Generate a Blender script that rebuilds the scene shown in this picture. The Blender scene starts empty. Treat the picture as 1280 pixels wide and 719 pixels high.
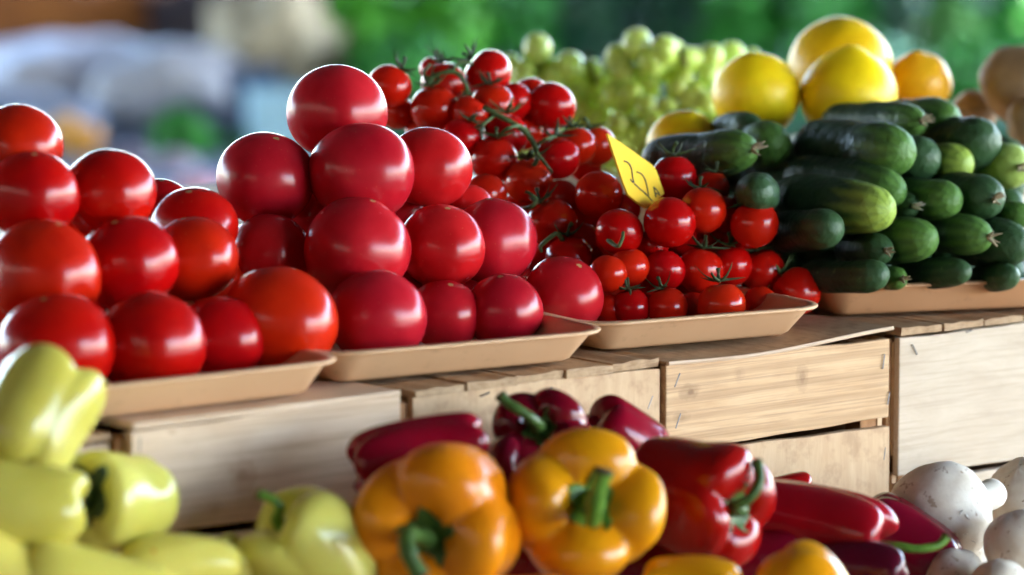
import bpy, math, random
from mathutils import Vector, Matrix, noise as mnoise
rnd = random.Random(7)
C = bpy.context.scene
COL = C.collection
PI = math.pi
# ------------------------------------------------------------------ camera
F = 5000.0                       # focal length in photograph pixels (1280 wide)
W_CR = 0.30                      # crate pitch along the stall
TH = math.radians(7.5); PSI = math.radians(50.86)
FW = Vector((math.cos(PSI)*math.cos(TH), math.sin(PSI)*math.cos(TH), -math.sin(TH)))
RT = Vector((math.sin(PSI), -math.cos(PSI), 0))
UP = RT.cross(FW)
ZS = 0.95                        # height of the crate tops
ZT = 0.70                        # table top under the crates
D0 = W_CR*FW.x/0.0550
def ray(px, py): return FW + RT*((px-640)/F) + UP*((359.5-py)/F)
CAM = Vector((0, 0, ZS)) - ray(160, 530)*D0
def P(px, py, D): return CAM + ray(px, py)*D
def at_z(px, py, z):
    r = ray(px, py); return CAM + r*((z-CAM.z)/r.z)
def at_y(px, py, y):
    r = ray(px, py); return CAM + r*((y-CAM.y)/r.y)
def DD(px, D):
    """distance along the receding stall front"""
    t = (px-160)/330; return D*.9394*(1+.055*t)/(1+.0404*t)
def depth(p): return (p-CAM).dot(FW)
def cv(r, u, t): return (RT*r + UP*u - FW*t).normalized()      # right, up, towards the viewer

# ------------------------------------------------------------------ object helpers
def link(o, parent=None):
    COL.objects.link(o)
    if parent: o.parent = parent
    return o
def tag(o, label, cat, group=None):
    o['label'] = label; o['category'] = cat
    if group: o['group'] = group
    return o
def empty(name, loc, label, cat, group=None):
    o = bpy.data.objects.new(name, None); o.location = loc; o.empty_display_size = .02
    link(o); return tag(o, label, cat, group)
def mesh(name, vs, fs, smooth=True):
    m = bpy.data.meshes.new(name); m.from_pydata([tuple(v) for v in vs], [], fs); m.update()
    if smooth: m.polygons.foreach_set('use_smooth', [True]*len(m.polygons))
    return m
def obj(name, me, mat, parent=None, loc=None, rot=None):
    if mat and not me.materials: me.materials.append(mat)
    o = bpy.data.objects.new(name, me)
    if rot is not None: o.rotation_euler = rot.to_euler() if isinstance(rot, Matrix) else rot
    if loc is not None: o.location = loc
    return link(o, parent)
def frame(axis, roll=0.0):
    z = axis.normalized(); h = Vector((0, 0, 1)) if abs(z.z) < .95 else Vector((1, 0, 0))
    x = h.cross(z).normalized(); y = z.cross(x)
    return Matrix((x, y, z)).transposed() @ Matrix.Rotation(roll, 3, 'Z')
def spline(pts, n):
    """Catmull-Rom through tuples"""
    P_ = [Vector(p) for p in pts]; out = []
    m = len(P_)-1
    for k in range(n+1):
        t = k/n*m; i = min(int(t), m-1); f = t-i
        p0 = P_[max(i-1, 0)]; p1 = P_[i]; p2 = P_[i+1]; p3 = P_[min(i+2, m)]
        out.append(.5*((2*p1)+(p2-p0)*f+(2*p0-5*p1+4*p2-p3)*f*f+(3*p1-p0-3*p2+p3)*f**3))
    return out
class MB:
    def __init__(s): s.v = []; s.f = []
    def add(s, vs, fs):
        k = len(s.v); s.v += [Vector(v) for v in vs]; s.f += [tuple(i+k for i in f) for f in fs]; return s
    def box(s, x0, x1, y0, y1, z0, z1, rot=None, org=None):
        vs = [Vector((x, y, z)) for x in (x0, x1) for y in (y0, y1) for z in (z0, z1)]
        if rot: vs = [rot @ v for v in vs]
        if org: vs = [v+org for v in vs]
        return s.add(vs, [(0,1,3,2),(4,6,7,5),(0,4,5,1),(2,3,7,6),(0,2,6,4),(1,5,7,3)])
    def tube(s, path, rad, n=8, cap=True):
        path = [Vector(p) for p in path]; vs = []; fs = []
        if not hasattr(rad, '__len__'): rad = [rad]*len(path)
        t0 = (path[1]-path[0]).normalized()
        up = Vector((0,0,1)) if abs(t0.z) < .9 else Vector((1,0,0))
        u = up.cross(t0).normalized()
        for i, p in enumerate(path):
            t = (path[min(i+1, len(path)-1)]-path[max(i-1, 0)]).normalized()
            u = (u-t*u.dot(t)).normalized(); w = t.cross(u)
            for k in range(n):
                a = 2*PI*k/n; vs.append(p+(u*math.cos(a)+w*math.sin(a))*rad[i])
        for i in range(len(path)-1):
            for k in range(n):
                k2 = (k+1) % n
                fs.append((i*n+k, i*n+k2, (i+1)*n+k2, (i+1)*n+k))
        if cap:
            fs.append(tuple(range(n))[::-1]); fs.append(tuple(range((len(path)-1)*n, len(path)*n)))
        return s.add(vs, fs)
    def build(s, name, mat, parent=None, smooth=True, loc=None, rot=None, bevel=0):
        org = Vector(loc) if loc is not None else None
        o = obj(name, mesh(name, s.v, s.f, smooth), mat, parent, loc, rot)
        if bevel:
            b = o.modifiers.new('bevel', 'BEVEL'); b.width = bevel; b.segments = 2; b.limit_method = 'ANGLE'
        return o
def lathe(nu, nv, fn):
    """closed surface of revolution-like: fn(v in 0..1, angle) -> Vector; poles merged"""
    vs = [fn(0, 0)]; fs = []
    for j in range(1, nv):
        for i in range(nu): vs.append(fn(j/nv, 2*PI*i/nu))
    vs.append(fn(1, 0)); last = len(vs)-1
    for i in range(nu):
        i2 = (i+1) % nu
        fs.append((0, 1+i2, 1+i)); b = 1+(nv-2)*nu; fs.append((last, b+i, b+i2))
        for j in range(nv-2):
            a = 1+j*nu; fs.append((a+i, a+i2, a+nu+i2, a+nu+i))
    return vs, fs

# ------------------------------------------------------------------ materials
def mat(name):
    m = bpy.data.materials.new(name); m.use_nodes = True
    nt = m.node_tree; b = nt.nodes['Principled BSDF']; return m, nt, b
def nd(nt, t, **kw):
    n = nt.nodes.new(t)
    for k, v in kw.items():
        if hasattr(n, k): setattr(n, k, v)
        else: n.inputs[k].default_value = v
    return n
def coords(nt, scale=(1,1,1), kind='Object', jitter=True):
    tc = nd(nt, 'ShaderNodeTexCoord'); mp = nd(nt, 'ShaderNodeMapping'); mp.inputs['Scale'].default_value = scale
    nt.links.new(tc.outputs[kind], mp.inputs['Vector'])
    if jitter:
        oi = nd(nt, 'ShaderNodeObjectInfo'); mu = nd(nt, 'ShaderNodeMath', operation='MULTIPLY'); mu.inputs[1].default_value = 37.0
        nt.links.new(oi.outputs['Random'], mu.inputs[0]); nt.links.new(mu.outputs[0], mp.inputs['Location'])
    return mp.outputs[0]
def noise(nt, vec, scale, detail=3, rough=.5, dist=0):
    n = nd(nt, 'ShaderNodeTexNoise'); n.inputs['Scale'].default_value = scale; n.inputs['Detail'].default_value = detail
    n.inputs['Roughness'].default_value = rough; n.inputs['Distortion'].default_value = dist
    nt.links.new(vec, n.inputs['Vector']); return n.outputs['Fac']
def ramp(nt, fac, stops):
    r = nd(nt, 'ShaderNodeValToRGB'); e = r.color_ramp.elements
    while len(e) < len(stops): e.new(.5)
    for x, (p, c) in zip(e, stops): x.position = p; x.color = (*c, 1) if len(c) == 3 else c
    nt.links.new(fac, r.inputs[0]); return r.outputs[0]
def mix(nt, fac, a, b, mode='MIX'):
    m = nd(nt, 'ShaderNodeMix', data_type='RGBA', blend_type=mode)
    for s, v in ((m.inputs[0], fac), (m.inputs[6], a), (m.inputs[7], b)):
        if hasattr(v, 'is_linked'): nt.links.new(v, s)
        elif isinstance(v, (int, float)): s.default_value = v
        else: s.default_value = (*v, 1)
    return m.outputs[2]
def math_(nt, op, a, b=None, c=None):
    m = nd(nt, 'ShaderNodeMath', operation=op)
    for s, v in zip(m.inputs, (a, b, c)):
        if v is None: continue
        if hasattr(v, 'is_linked'): nt.links.new(v, s)
        else: s.default_value = v
    return m.outputs[0]
def bump(nt, b, h, strength=.2, dist=.002):
    n = nd(nt, 'ShaderNodeBump'); n.inputs['Strength'].default_value = strength; n.inputs['Distance'].default_value = dist
    nt.links.new(h, n.inputs['Height']); nt.links.new(n.outputs[0], b.inputs['Normal'])
def scale_col(c, k): return tuple(x*k for x in c)

def m_tomato(name, c1, c2, rough=.27, scar=True, sss=.06):
    m, nt, b = mat(name)
    v = coords(nt); n1 = noise(nt, v, 17, 4, .55); n2 = noise(nt, v, 260, 2)
    col = ramp(nt, n1, [(.30, c1), (.72, c2)])
    tc = nd(nt, 'ShaderNodeTexCoord'); sx = nd(nt, 'ShaderNodeSeparateXYZ'); nt.links.new(tc.outputs['Object'], sx.inputs[0])
    oi = nd(nt, 'ShaderNodeObjectInfo')
    hs = nd(nt, 'ShaderNodeHueSaturation'); nt.links.new(col, hs.inputs['Color'])
    nt.links.new(math_(nt, 'MULTIPLY_ADD', oi.outputs['Random'], .006, .497), hs.inputs['Hue'])
    nt.links.new(math_(nt, 'MULTIPLY_ADD', oi.outputs['Random'], .24, .86), hs.inputs['Value'])
    col = hs.outputs[0]
    spk = math_(nt, 'GREATER_THAN', noise(nt, v, 420, 1), .76)           # fine pale flecks of the skin
    col = mix(nt, math_(nt, 'MULTIPLY', spk, .25), col, (.55, .2, .08))
    if scar:
        rr = math_(nt, 'SQRT', math_(nt, 'ADD', math_(nt, 'POWER', sx.outputs[0], 2.0), math_(nt, 'POWER', sx.outputs[1], 2.0)))
        rj = math_(nt, 'ADD', rr, math_(nt, 'MULTIPLY', math_(nt, 'SUBTRACT', noise(nt, v, 600, 2), .5), .004))
        top = math_(nt, 'GREATER_THAN', sx.outputs[2], 0.0)
        k = math_(nt, 'MULTIPLY', math_(nt, 'LESS_THAN', rj, .0027), top)
        col = mix(nt, k, col, (.42, .25, .10))
    nt.links.new(col, b.inputs['Base Color'])
    nt.links.new(math_(nt, 'MULTIPLY_ADD', noise(nt, v, 55, 4, .65), .16, rough-.08), b.inputs['Roughness'])
    b.inputs['Subsurface Weight'].default_value = sss; b.inputs['Subsurface Radius'].default_value = (1, .2, .1); b.inputs['Subsurface Scale'].default_value = .008
    b.inputs['Specular IOR Level'].default_value = .36
    bump(nt, b, math_(nt, 'ADD', math_(nt, 'MULTIPLY', n2, .12), noise(nt, v, 26, 2)), .12, .003)
    return m
def m_skin(name, c1, c2, rough=.22, scale=18, bumps=.15, sss=.05, spots=None, var=.25, radius=(1,.4,.1)):
    """waxy vegetable skin"""
    m, nt, b = mat(name); v = coords(nt); n1 = noise(nt, v, scale, 4, .55)
    col = ramp(nt, n1, [(.3, c1), (.7, c2)])
    oi = nd(nt, 'ShaderNodeObjectInfo'); hs = nd(nt, 'ShaderNodeHueSaturation'); nt.links.new(col, hs.inputs['Color'])
    nt.links.new(math_(nt, 'MULTIPLY_ADD', oi.outputs['Random'], var, 1-var/2), hs.inputs['Value'])
    nt.links.new(math_(nt, 'MULTIPLY_ADD', oi.outputs['Random'], .012, .494), hs.inputs['Hue'])
    col = hs.outputs[0]
    if spots:
        k = math_(nt, 'GREATER_THAN', noise(nt, v, spots[0], 3, .6), spots[1])
        col = mix(nt, math_(nt, 'MULTIPLY', k, spots[3]), col, spots[2])
    nt.links.new(col, b.inputs['Base Color'])
    nt.links.new(math_(nt, 'MULTIPLY_ADD', n1, .12, rough-.06), b.inputs['Roughness'])
    b.inputs['Subsurface Weight'].default_value = sss; b.inputs['Subsurface Radius'].default_value = radius; b.inputs['Subsurface Scale'].default_value = .01
    b.inputs['Specular IOR Level'].default_value = .36
    bump(nt, b, math_(nt, 'ADD', noise(nt, v, 40, 3), math_(nt, 'MULTIPLY', noise(nt, v, 300, 2), .1)), bumps, .003)
    return m
def m_plain(name, c1, c2, rough=.6, scale=20, stretch=(1,1,1), bumps=.2, detail=4):
    m, nt, b = mat(name); v = coords(nt, stretch); n1 = noise(nt, v, scale, detail, .6)
    nt.links.new(ramp(nt, n1, [(.3, c1), (.72, c2)]), b.inputs['Base Color']); b.inputs['Roughness'].default_value = rough
    b.inputs['Specular IOR Level'].default_value = .1 if rough > .65 else .35
    if bumps: bump(nt, b, n1, bumps, .002)
    return m
def m_wood(name, c1, c2, dark, grain=(3, 40, 40), knots=True, rough=.62, bands=0.0, stain=.35, spots=()):
    """board: grain runs along local X, faint saw marks, stains and knots"""
    m, nt, b = mat(name); v = coords(nt, grain); vn = coords(nt, (1,1,1))
    g = noise(nt, v, 6, 6, .62, .6); g2 = noise(nt, coords(nt, (grain[0]*.6, grain[1]*4, grain[2]*4)), 6, 3, .6)
    col = ramp(nt, g, [(.25, c1), (.75, c2)])
    col = mix(nt, math_(nt, 'MULTIPLY', ramp(nt, g2, [(.36, (1,1,1)), (.52, (0,0,0))]), .36), col, dark)
    if bands:
        wv = nd(nt, 'ShaderNodeTexWave', wave_type='BANDS', bands_direction='Z'); wv.inputs['Scale'].default_value = 16
        wv.inputs['Distortion'].default_value = 3.2; wv.inputs['Detail'].default_value = 3; wv.inputs['Detail Scale'].default_value = .6
        nt.links.new(coords(nt, (.16, 1, 1)), wv.inputs['Vector'])
        col = mix(nt, math_(nt, 'MULTIPLY', ramp(nt, wv.outputs['Fac'], [(.55, (0,0,0)), (1, (1,1,1))]), bands), col, scale_col(c1, .78))
    st = noise(nt, vn, 7, 4, .65, .4)
    col = mix(nt, math_(nt, 'MULTIPLY', ramp(nt, st, [(.5, (0,0,0)), (.75, (1,1,1))]), stain), col, scale_col(dark, 1.15))
    if knots:
        vo = nd(nt, 'ShaderNodeTexVoronoi'); vo.inputs['Scale'].default_value = 7.0
        nt.links.new(coords(nt, (.8, 1, 1.4)), vo.inputs['Vector'])
        d = math_(nt, 'ADD', vo.outputs['Distance'], math_(nt, 'MULTIPLY', noise(nt, vn, 60, 3), .08))
        col = mix(nt, ramp(nt, d, [(.07, (.8,.8,.8)), (.15, (0,0,0))]), col, dark)
    if spots:
        tc = nd(nt, 'ShaderNodeTexCoord'); sx = nd(nt, 'ShaderNodeSeparateXYZ'); nt.links.new(tc.outputs['Object'], sx.inputs[0])
        wob = math_(nt, 'MULTIPLY', math_(nt, 'SUBTRACT', noise(nt, vn, 45, 4, .6), .5), 1.7)
        for px_, pz_, rx_, rz_, k_ in spots:
            e1 = math_(nt, 'POWER', math_(nt, 'ABSOLUTE', math_(nt, 'MULTIPLY', math_(nt, 'SUBTRACT', sx.outputs[0], px_), 1/rx_)), 2.0)
            e2 = math_(nt, 'POWER', math_(nt, 'ABSOLUTE', math_(nt, 'MULTIPLY', math_(nt, 'SUBTRACT', sx.outputs[2], pz_), 1/rz_)), 2.0)
            d_ = math_(nt, 'ADD', math_(nt, 'SQRT', math_(nt, 'ADD', e1, e2)), wob)
            f_ = ramp(nt, d_, [(.35, (k_, k_, k_)), (1.0, (0, 0, 0))])
            ring = math_(nt, 'MULTIPLY_ADD', math_(nt, 'SINE', math_(nt, 'MULTIPLY', d_, 9.0)), .2, .8)
            col = mix(nt, math_(nt, 'MULTIPLY', f_, ring), col, dark)
    nt.links.new(col, b.inputs['Base Color']); b.inputs['Roughness'].default_value = rough
    b.inputs['Specular IOR Level'].default_value = .12
    bump(nt, b, math_(nt, 'ADD', g, math_(nt, 'MULTIPLY', g2, .6)), .35, .0012)
    return m
def m_cucumber(name, tip_col, tip_from, tip_to, body1, body2):
    """dark ribbed skin, paler towards the blossom end (local +Z), with pale streaks"""
    m, nt, b = mat(name)
    tc = nd(nt, 'ShaderNodeTexCoord'); sx = nd(nt, 'ShaderNodeSeparateXYZ'); nt.links.new(tc.outputs['Object'], sx.inputs[0])
    v = coords(nt); n1 = noise(nt, v, 30, 4, .6); n3 = noise(nt, v, 140, 2)
    body = ramp(nt, n1, [(.3, body1), (.72, body2)])
    an = math_(nt, 'ARCTAN2', sx.outputs[1], sx.outputs[0])
    st = math_(nt, 'MULTIPLY_ADD', math_(nt, 'SINE', math_(nt, 'MULTIPLY', math_(nt, 'ADD', an, math_(nt, 'MULTIPLY', n1, .5)), 10.0)), .5, .5)
    z = math_(nt, 'ADD', sx.outputs[2], math_(nt, 'MULTIPLY', math_(nt, 'SUBTRACT', st, .55), .022))
    mr = nd(nt, 'ShaderNodeMapRange'); nt.links.new(z, mr.inputs[0]); mr.inputs[1].default_value = tip_from; mr.inputs[2].default_value = tip_to
    col = mix(nt, mr.outputs[0], body, tip_col)
    sp = math_(nt, 'GREATER_THAN', noise(nt, v, 170, 1), .73)
    col = mix(nt, math_(nt, 'MULTIPLY', sp, .35), col, (.12, .2, .07))
    nt.links.new(col, b.inputs['Base Color'])
    nt.links.new(math_(nt, 'MULTIPLY_ADD', n1, .2, .42), b.inputs['Roughness'])
    b.inputs['Specular IOR Level'].default_value = .36
    bump(nt, b, math_(nt, 'ADD', noise(nt, v, 62, 2), math_(nt, 'MULTIPLY', n3, .4)), .8, .004)
    return m
def m_leaf(name, c1, c2):
    m, nt, b = mat(name); oi = noise(nt, coords(nt), 9, 3)
    ge = nd(nt, 'ShaderNodeNewGeometry')
    f = math_(nt, 'ADD', math_(nt, 'MULTIPLY', oi, .5), math_(nt, 'MULTIPLY', ge.outputs['Random Per Island'], .5))
    nt.links.new(ramp(nt, f, [(.2, c1), (.8, c2)]), b.inputs['Base Color']); b.inputs['Roughness'].default_value = .5
    b.inputs['Transmission Weight'].default_value = 0
    return m

M = {}
M['tom_orange'] = m_tomato('tomato skin orange red', (.40, .004, .002), (.58, .012, .002), .215)
M['tom_pink'] = m_tomato('tomato skin pink red', (.40, .004, .007), (.60, .015, .020), .24)
M['cherry'] = m_tomato('cherry tomato skin', (.42, .005, .002), (.58, .013, .003), .16, scar=False)
M['green_stem'] = m_plain('dry green stem', (.035, .07, .018), (.10, .16, .05), .6, 90)
M['dark_stem'] = m_plain('dark calyx', (.018, .035, .014), (.06, .10, .035), .65, 90)
M['pep_stem'] = m_plain('pepper stem', (.045, .12, .012), (.13, .27, .03), .38, 60, bumps=.3)
M['pep_stem_dark'] = m_plain('dark pepper stem', (.022, .055, .010), (.07, .14, .025), .42, 60, bumps=.4)
M['brown_tip'] = m_plain('dry stem tip', (.03, .025, .012), (.12, .09, .04), .8, 120)
M['pep_red'] = m_skin('red pepper skin', (.13, .001, .007), (.20, .003, .011), .17, 12, .10)
M['pep_red_hot'] = m_skin('bright red pepper skin', (.22, .002, .008), (.32, .004, .012), .17, 12, .10)
M['pep_purple'] = m_skin('purple red pepper skin', (.06, .002, .010), (.10, .004, .013), .2, 12, .10)
M['pep_orange'] = m_skin('orange pepper skin', (.66, .17, .003), (.74, .25, .005), .24, 10, .10)
M['pep_yellow'] = m_skin('yellow pepper skin', (.72, .26, .003), (.80, .38, .005), .22, 9, .10)
M['pep_pale'] = m_skin('pale creamy pepper skin', (.55, .49, .075), (.67, .62, .15), .17, 11, .10, .1)
M['pep_blush'] = m_skin('pale pepper skin with orange blush', (.64, .54, .09), (.74, .63, .14), .2, 11, .10, .1, (26, .66, (.75, .25, .02), .7))
M['mush'] = m_skin('mushroom cap', (.54, .44, .34), (.76, .70, .62), .62, 30, .45, .08, (110, .64, (.26, .15, .08), .65), .08, (1,.8,.6))
M['mush_stem'] = m_skin('mushroom stem', (.62, .56, .48), (.72, .67, .58), .7, 40, .3, .08, None, .05, (1,.8,.6))
M['lemon'] = m_skin('yellow citrus skin', (.90, .56, .004), (.97, .66, .006), .40, 30, .25)
M['orange'] = m_skin('orange citrus skin', (.80, .36, .008), (.86, .44, .012), .36, 30, .25)
M['orange_dull'] = m_skin('dull orange skin', (.50, .22, .03), (.58, .28, .04), .5, 30, .2)
M['grape'] = m_skin('green grape skin', (.48, .62, .08), (.66, .80, .20), .25, 30, .05, .25, None, .3, (.8, 1, .3))
M['potato'] = m_skin('brown potato skin', (.22, .13, .07), (.36, .23, .13), .6, 30, .4, .0, (120, .68, (.1, .06, .03), .6), .25)
def m_tray(name, c1, c2):
    m, nt, b = mat(name); v = coords(nt); n1 = noise(nt, v, 9, 4); n2 = noise(nt, v, 55, 5, .7)
    col = ramp(nt, n1, [(.3, c1), (.7, c2)])
    k = ramp(nt, n2, [(.60, (0,0,0)), (.72, (1,1,1))])
    col = mix(nt, math_(nt, 'MULTIPLY', k, .28), col, scale_col(c1, .35))
    nt.links.new(col, b.inputs['Base Color']); nt.links.new(math_(nt, 'MULTIPLY_ADD', n2, .3, .25), b.inputs['Roughness'])
    b.inputs['Specular IOR Level'].default_value = .3; bump(nt, b, n2, .06, .002); return m
M['tray'] = m_tray('beige plastic', (.60, .36, .20), (.67, .42, .24))
M['tray_tan'] = m_tray('tan plastic', (.54, .27, .13), (.62, .33, .17))
M['wood_pale'] = m_wood('pale plywood', (.60, .43, .30), (.72, .55, .40), (.36, .22, .13), (2.2, 14, 14), True, .6, 0, .30)
M['wood_tan'] = m_wood('tan board', (.52, .34, .20), (.64, .45, .28), (.27, .15, .08), (14, 3, 2), True, .6, 0, .25)
M['wood_grain'] = m_wood('banded pine board', (.52, .32, .17), (.65, .44, .26), (.28, .15, .07), (2, 20, 20), True, .55, .55, .20)
M['wood_knot'] = m_wood('pale plywood with a round knot', (.60, .43, .30), (.72, .55, .40), (.34, .19, .10), (1.4, 9, 9), False, .6, 0, .40,
                        [(-.030, .192, .020, .016, .75), (-.060, .165, .013, .011, .35), (.035, .165, .012, .006, .4), (-.03, .19, .07, .045, .18), (-.105, .238, .006, .003, .8)])
M['wood_grain'] = m_wood('banded pine board', (.52, .32, .17), (.65, .44, .26), (.20, .11, .06), (2, 20, 20), False, .55, .55, .20,
                         [(-.118, .213, .014, .009, .85), (.030, .212, .011, .017, .55), (-.055, .225, .008, .010, .25), (-.13, .19, .012, .006, .4)])
M['wood_grey'] = m_wood('greyish plywood', (.50, .40, .30), (.61, .50, .39), (.38, .28, .20), (2.5, 10, 10), False, .7, 0, .35)
M['wood_brown'] = m_wood('brown batten', (.30, .14, .06), (.42, .22, .10), (.12, .05, .02), (20, 20, 2), False, .65, 0, .3)
M['wood_top'] = m_wood('weathered slat', (.36, .23, .13), (.52, .36, .22), (.16, .08, .04), (20, 2, 20), False, .7, 0, .4)
M['steel'] = m_plain('staple steel', (.10, .10, .11), (.22, .21, .20), .45, 60)
M['steel'].node_tree.nodes['Principled BSDF'].inputs['Metallic'].default_value = .8
M['card'] = m_plain('yellow card', (.82, .50, .035), (.86, .55, .045), .7, 12, bumps=.05)
M['ink'] = m_plain('black marker ink', (.012, .012, .02), (.03, .03, .04), .5, 40, bumps=0)

M['burlap'] = m_plain('tan burlap', (.33, .27, .18), (.46, .39, .27), .9, 60, bumps=.5)
# ------------------------------------------------------------------ the setting
def sheet(name, x0, x1, y0, y1, z, m, kind='structure'):
    o = obj(name, mesh(name, [(x0,y0,z),(x1,y0,z),(x1,y1,z),(x0,y1,z)], [(0,1,2,3)], False), m); o['kind'] = kind; return o
m_ground, nt, b = mat('market pavement'); v = coords(nt, (1,1,1), 'Object', False)
n1 = noise(nt, v, 1.3, 6, .6); n2 = noise(nt, v, 40, 4)
nt.links.new(ramp(nt, math_(nt, 'ADD', math_(nt, 'MULTIPLY', n1, .7), math_(nt, 'MULTIPLY', n2, .3)), [(.3, (.10,.095,.09)), (.7, (.17,.16,.15))]), b.inputs['Base Color'])
b.inputs['Roughness'].default_value = .85; bump(nt, b, n2, .3, .01)
sheet('ground', -400, 400, -400, 400, 0, m_ground)

# ------------------------------------------------------------------ display table
t = empty('display_table', (.5, .2, 0), 'long plain wooden trestle table under the crates and loose peppers', 'table')
def part(mb, name, m, parent, bevel=0, smooth=False):
    """mesh given in world coordinates, parented under a thing without scale or rotation"""
    off = Vector(parent.location)
    mb.v = [v-off for v in mb.v]
    return mb.build(name, m, parent, smooth, bevel=bevel)
part(MB().box(-1.2, 1.9, -.75, 1.35, ZT-.03, ZT), 'tabletop', M['wood_tan'], t, .003)
for sx in (-1.1, 1.72):
    for sy in (-.66, 1.2):
        part(MB().box(sx, sx+.07, sy, sy+.07, 0, ZT-.03), 'leg', M['wood_tan'], t, .004)

# ------------------------------------------------------------------ crates (upturned, end panels facing the viewer)
def staple(parent, px, py, ang, length=.010, yface=None):
    p = at_y(px, py, yface); c, s = math.cos(ang), math.sin(ang); L = length/2
    d = Vector((c*L, 0, s*L))
    mb = MB().tube([p-d+Vector((0,.003,0)), p-d-Vector((0,.0008,0)), p+d-Vector((0,.0008,0)), p+d+Vector((0,.003,0))], .0007, 5)
    part(mb, 'staple', M['steel'], parent)
def board(x0, x1, y0, y1, z0, z1, seed, wav=.0012, nx=14):
    """a sawn board, front face at y0, with slightly uneven edges"""
    r = random.Random(seed); mb = MB(); vs = []; fs = []
    ph = [r.uniform(0, 6) for _ in range(4)]
    for i in range(nx+1):
        x = x0+(x1-x0)*i/nx; u = i/nx
        e = wav*(math.sin(u*5+ph[0])+.5*math.sin(u*17+ph[1])); e2 = wav*(math.sin(u*4+ph[2])+.5*math.sin(u*19+ph[3]))
        bow = wav*.8*math.sin(u*PI+ph[1])
        vs += [(x, y0+bow, z0+e), (x, y0+bow, z1+e2), (x, y1, z1+e2), (x, y1, z0+e)]
    for i in range(nx):
        a = i*4
        for k in range(4): fs.append((a+k, a+4+k, a+4+(k+1) % 4, a+(k+1) % 4))
    fs.append((0,1,2,3)); fs.append((nx*4+3, nx*4+2, nx*4+1, nx*4))
    mb.add(vs, [f[::-1] for f in fs]); return mb
CR_D = .44
def crate(k, x0, x1, y0, label, m_front, boards, top='ply', z_top=ZS, m_low=None, group='wooden crates turned over as a shelf', post=False):
    c = empty('wooden_crate', ((x0+x1)/2, y0+CR_D/2, ZT), label, 'crate', group)
    th = .009
    for i, (a, b_) in enumerate(boards):
        part(board(x0, x1, y0, y0+th, a, b_, k*10+i), 'front_panel', m_front if i == 0 or not m_low else m_low, c, .0012)
        part(board(x0, x1, y0+CR_D-th, y0+CR_D, a, b_, k*10+i+5), 'back_panel', m_front, c, .0012)
    for x in (x0, x1-.007):
        mb = MB()
        for a, b_ in ((ZT+.004, ZT+.10), (ZT+.118, z_top-.016)):
            mb.box(x, x+.007, y0+th+.001, y0+CR_D-th-.001, a, b_)
        part(mb, 'side_panel', M['wood_tan'], c, .001)
    for x in (x0+.0085, x1-.0085-.022):
        for y in (y0+th+.001, y0+CR_D-th-.024):
            part(MB().box(x, x+.022, y, y+.022, ZT+.003, z_top-.012), 'corner_post', M['wood_brown'], c, .001)
    if post:
        part(MB().box(x1+.0004, x1+.0074, y0+.003, y0+CR_D, ZT+.003, z_top-.013), 'end_batten', M['wood_brown'], c, .0008)
        part(MB().box(x0-.0074, x0-.0004, y0+.012, y0+CR_D, ZT+.003, z_top-.013), 'end_batten', M['wood_brown'], c, .0008)
    r = random.Random(k)
    if top == 'ply':
        part(MB().box(x0+.001, x1-.001, y0-.001, y0+CR_D, z_top-.006, z_top), 'top_panel', M['wood_pale'], c, .0012)
    elif top == 'slats':
        n = 5; w = (x1-x0)/n; mb = MB()
        for i in range(n):
            a = x0+i*w+.001; bb = x0+(i+1)*w-.001; m_ = 5; vs = []; fs = []
            dz = r.uniform(-.0035, .0); e_ = r.uniform(-.003, .003); e0 = [e_+r.uniform(-.0012, .0012) for _ in range(m_+1)]
            for j in range(m_+1):
                x = a+(bb-a)*j/m_; zz = z_top+dz+r.uniform(-.0012, .0008)
                vs += [(x, y0+e0[j]-.002, z_top-.009), (x, y0+e0[j]*.4-.002, zz), (x, y0+CR_D, zz), (x, y0+CR_D, z_top-.009)]
            for j in range(m_):
                q = j*4
                for kk in range(4): fs.append((q+(kk+1) % 4, q+4+(kk+1) % 4, q+4+kk, q+kk))
            fs += [(3,2,1,0), (m_*4, m_*4+1, m_*4+2, m_*4+3)]
            mb.add(vs, fs)
        part(mb, 'top_slats', M['wood_top'], c)
    else:                                                # a warped veneer sheet
        n = 16; vs = []; fs = []; edge = []
        for i in range(n+1):
            u = i/n; x = x0-.001+(x1-x0)*u
            zz = z_top-.006+.007*u+.0035*math.sin(u*PI*1.6+2.6)*(1-.3*u)
            vs += [(x, y0-.002, zz-.003), (x, y0-.002, zz), (x, y0+CR_D, z_top), (x, y0+CR_D, z_top-.003)]; edge.append((x, y0-.0045, zz-.0014))
        for i in range(n):
            q = i*4
            for kk in range(4): fs.append((q+(kk+1) % 4, q+4+(kk+1) % 4, q+4+kk, q+kk))
        fs += [(3,2,1,0), (n*4, n*4+1, n*4+2, n*4+3)]
        part(MB().add(vs, fs), 'top_veneer', M['wood_top'], c)
        part(MB().tube(edge, .0021, 6), 'veneer_edge', M['wood_pale'], c)
    return c
X = [i*W_CR for i in (-1, 0, 1, 2.028, 3.061, 4.06)]
c0 = crate(1, X[0], X[1]-.006, .020, 'crate mostly hidden by pale peppers, brown top edge showing', M['wood_pale'], [(ZT+.12, ZS-.020), (ZT+.01, ZT+.112)], 'slats', ZS-.006)
c1 = crate(2, X[1]+.003, X[2]-.006, 0, 'pale plywood crate with a round knot under orange-red tomatoes', M['wood_knot'], [(ZS-.100, ZS-.0065), (ZT+.01, ZS-.107)], 'ply', post=True)
c2 = crate(3, X[2]+.011, X[3]-.002, .004, 'tan crate with splintered slat ends on top behind red peppers', M['wood_tan'], [(ZT+.125, ZS-.0095), (ZT+.01, ZT+.115)], 'slats')
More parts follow.
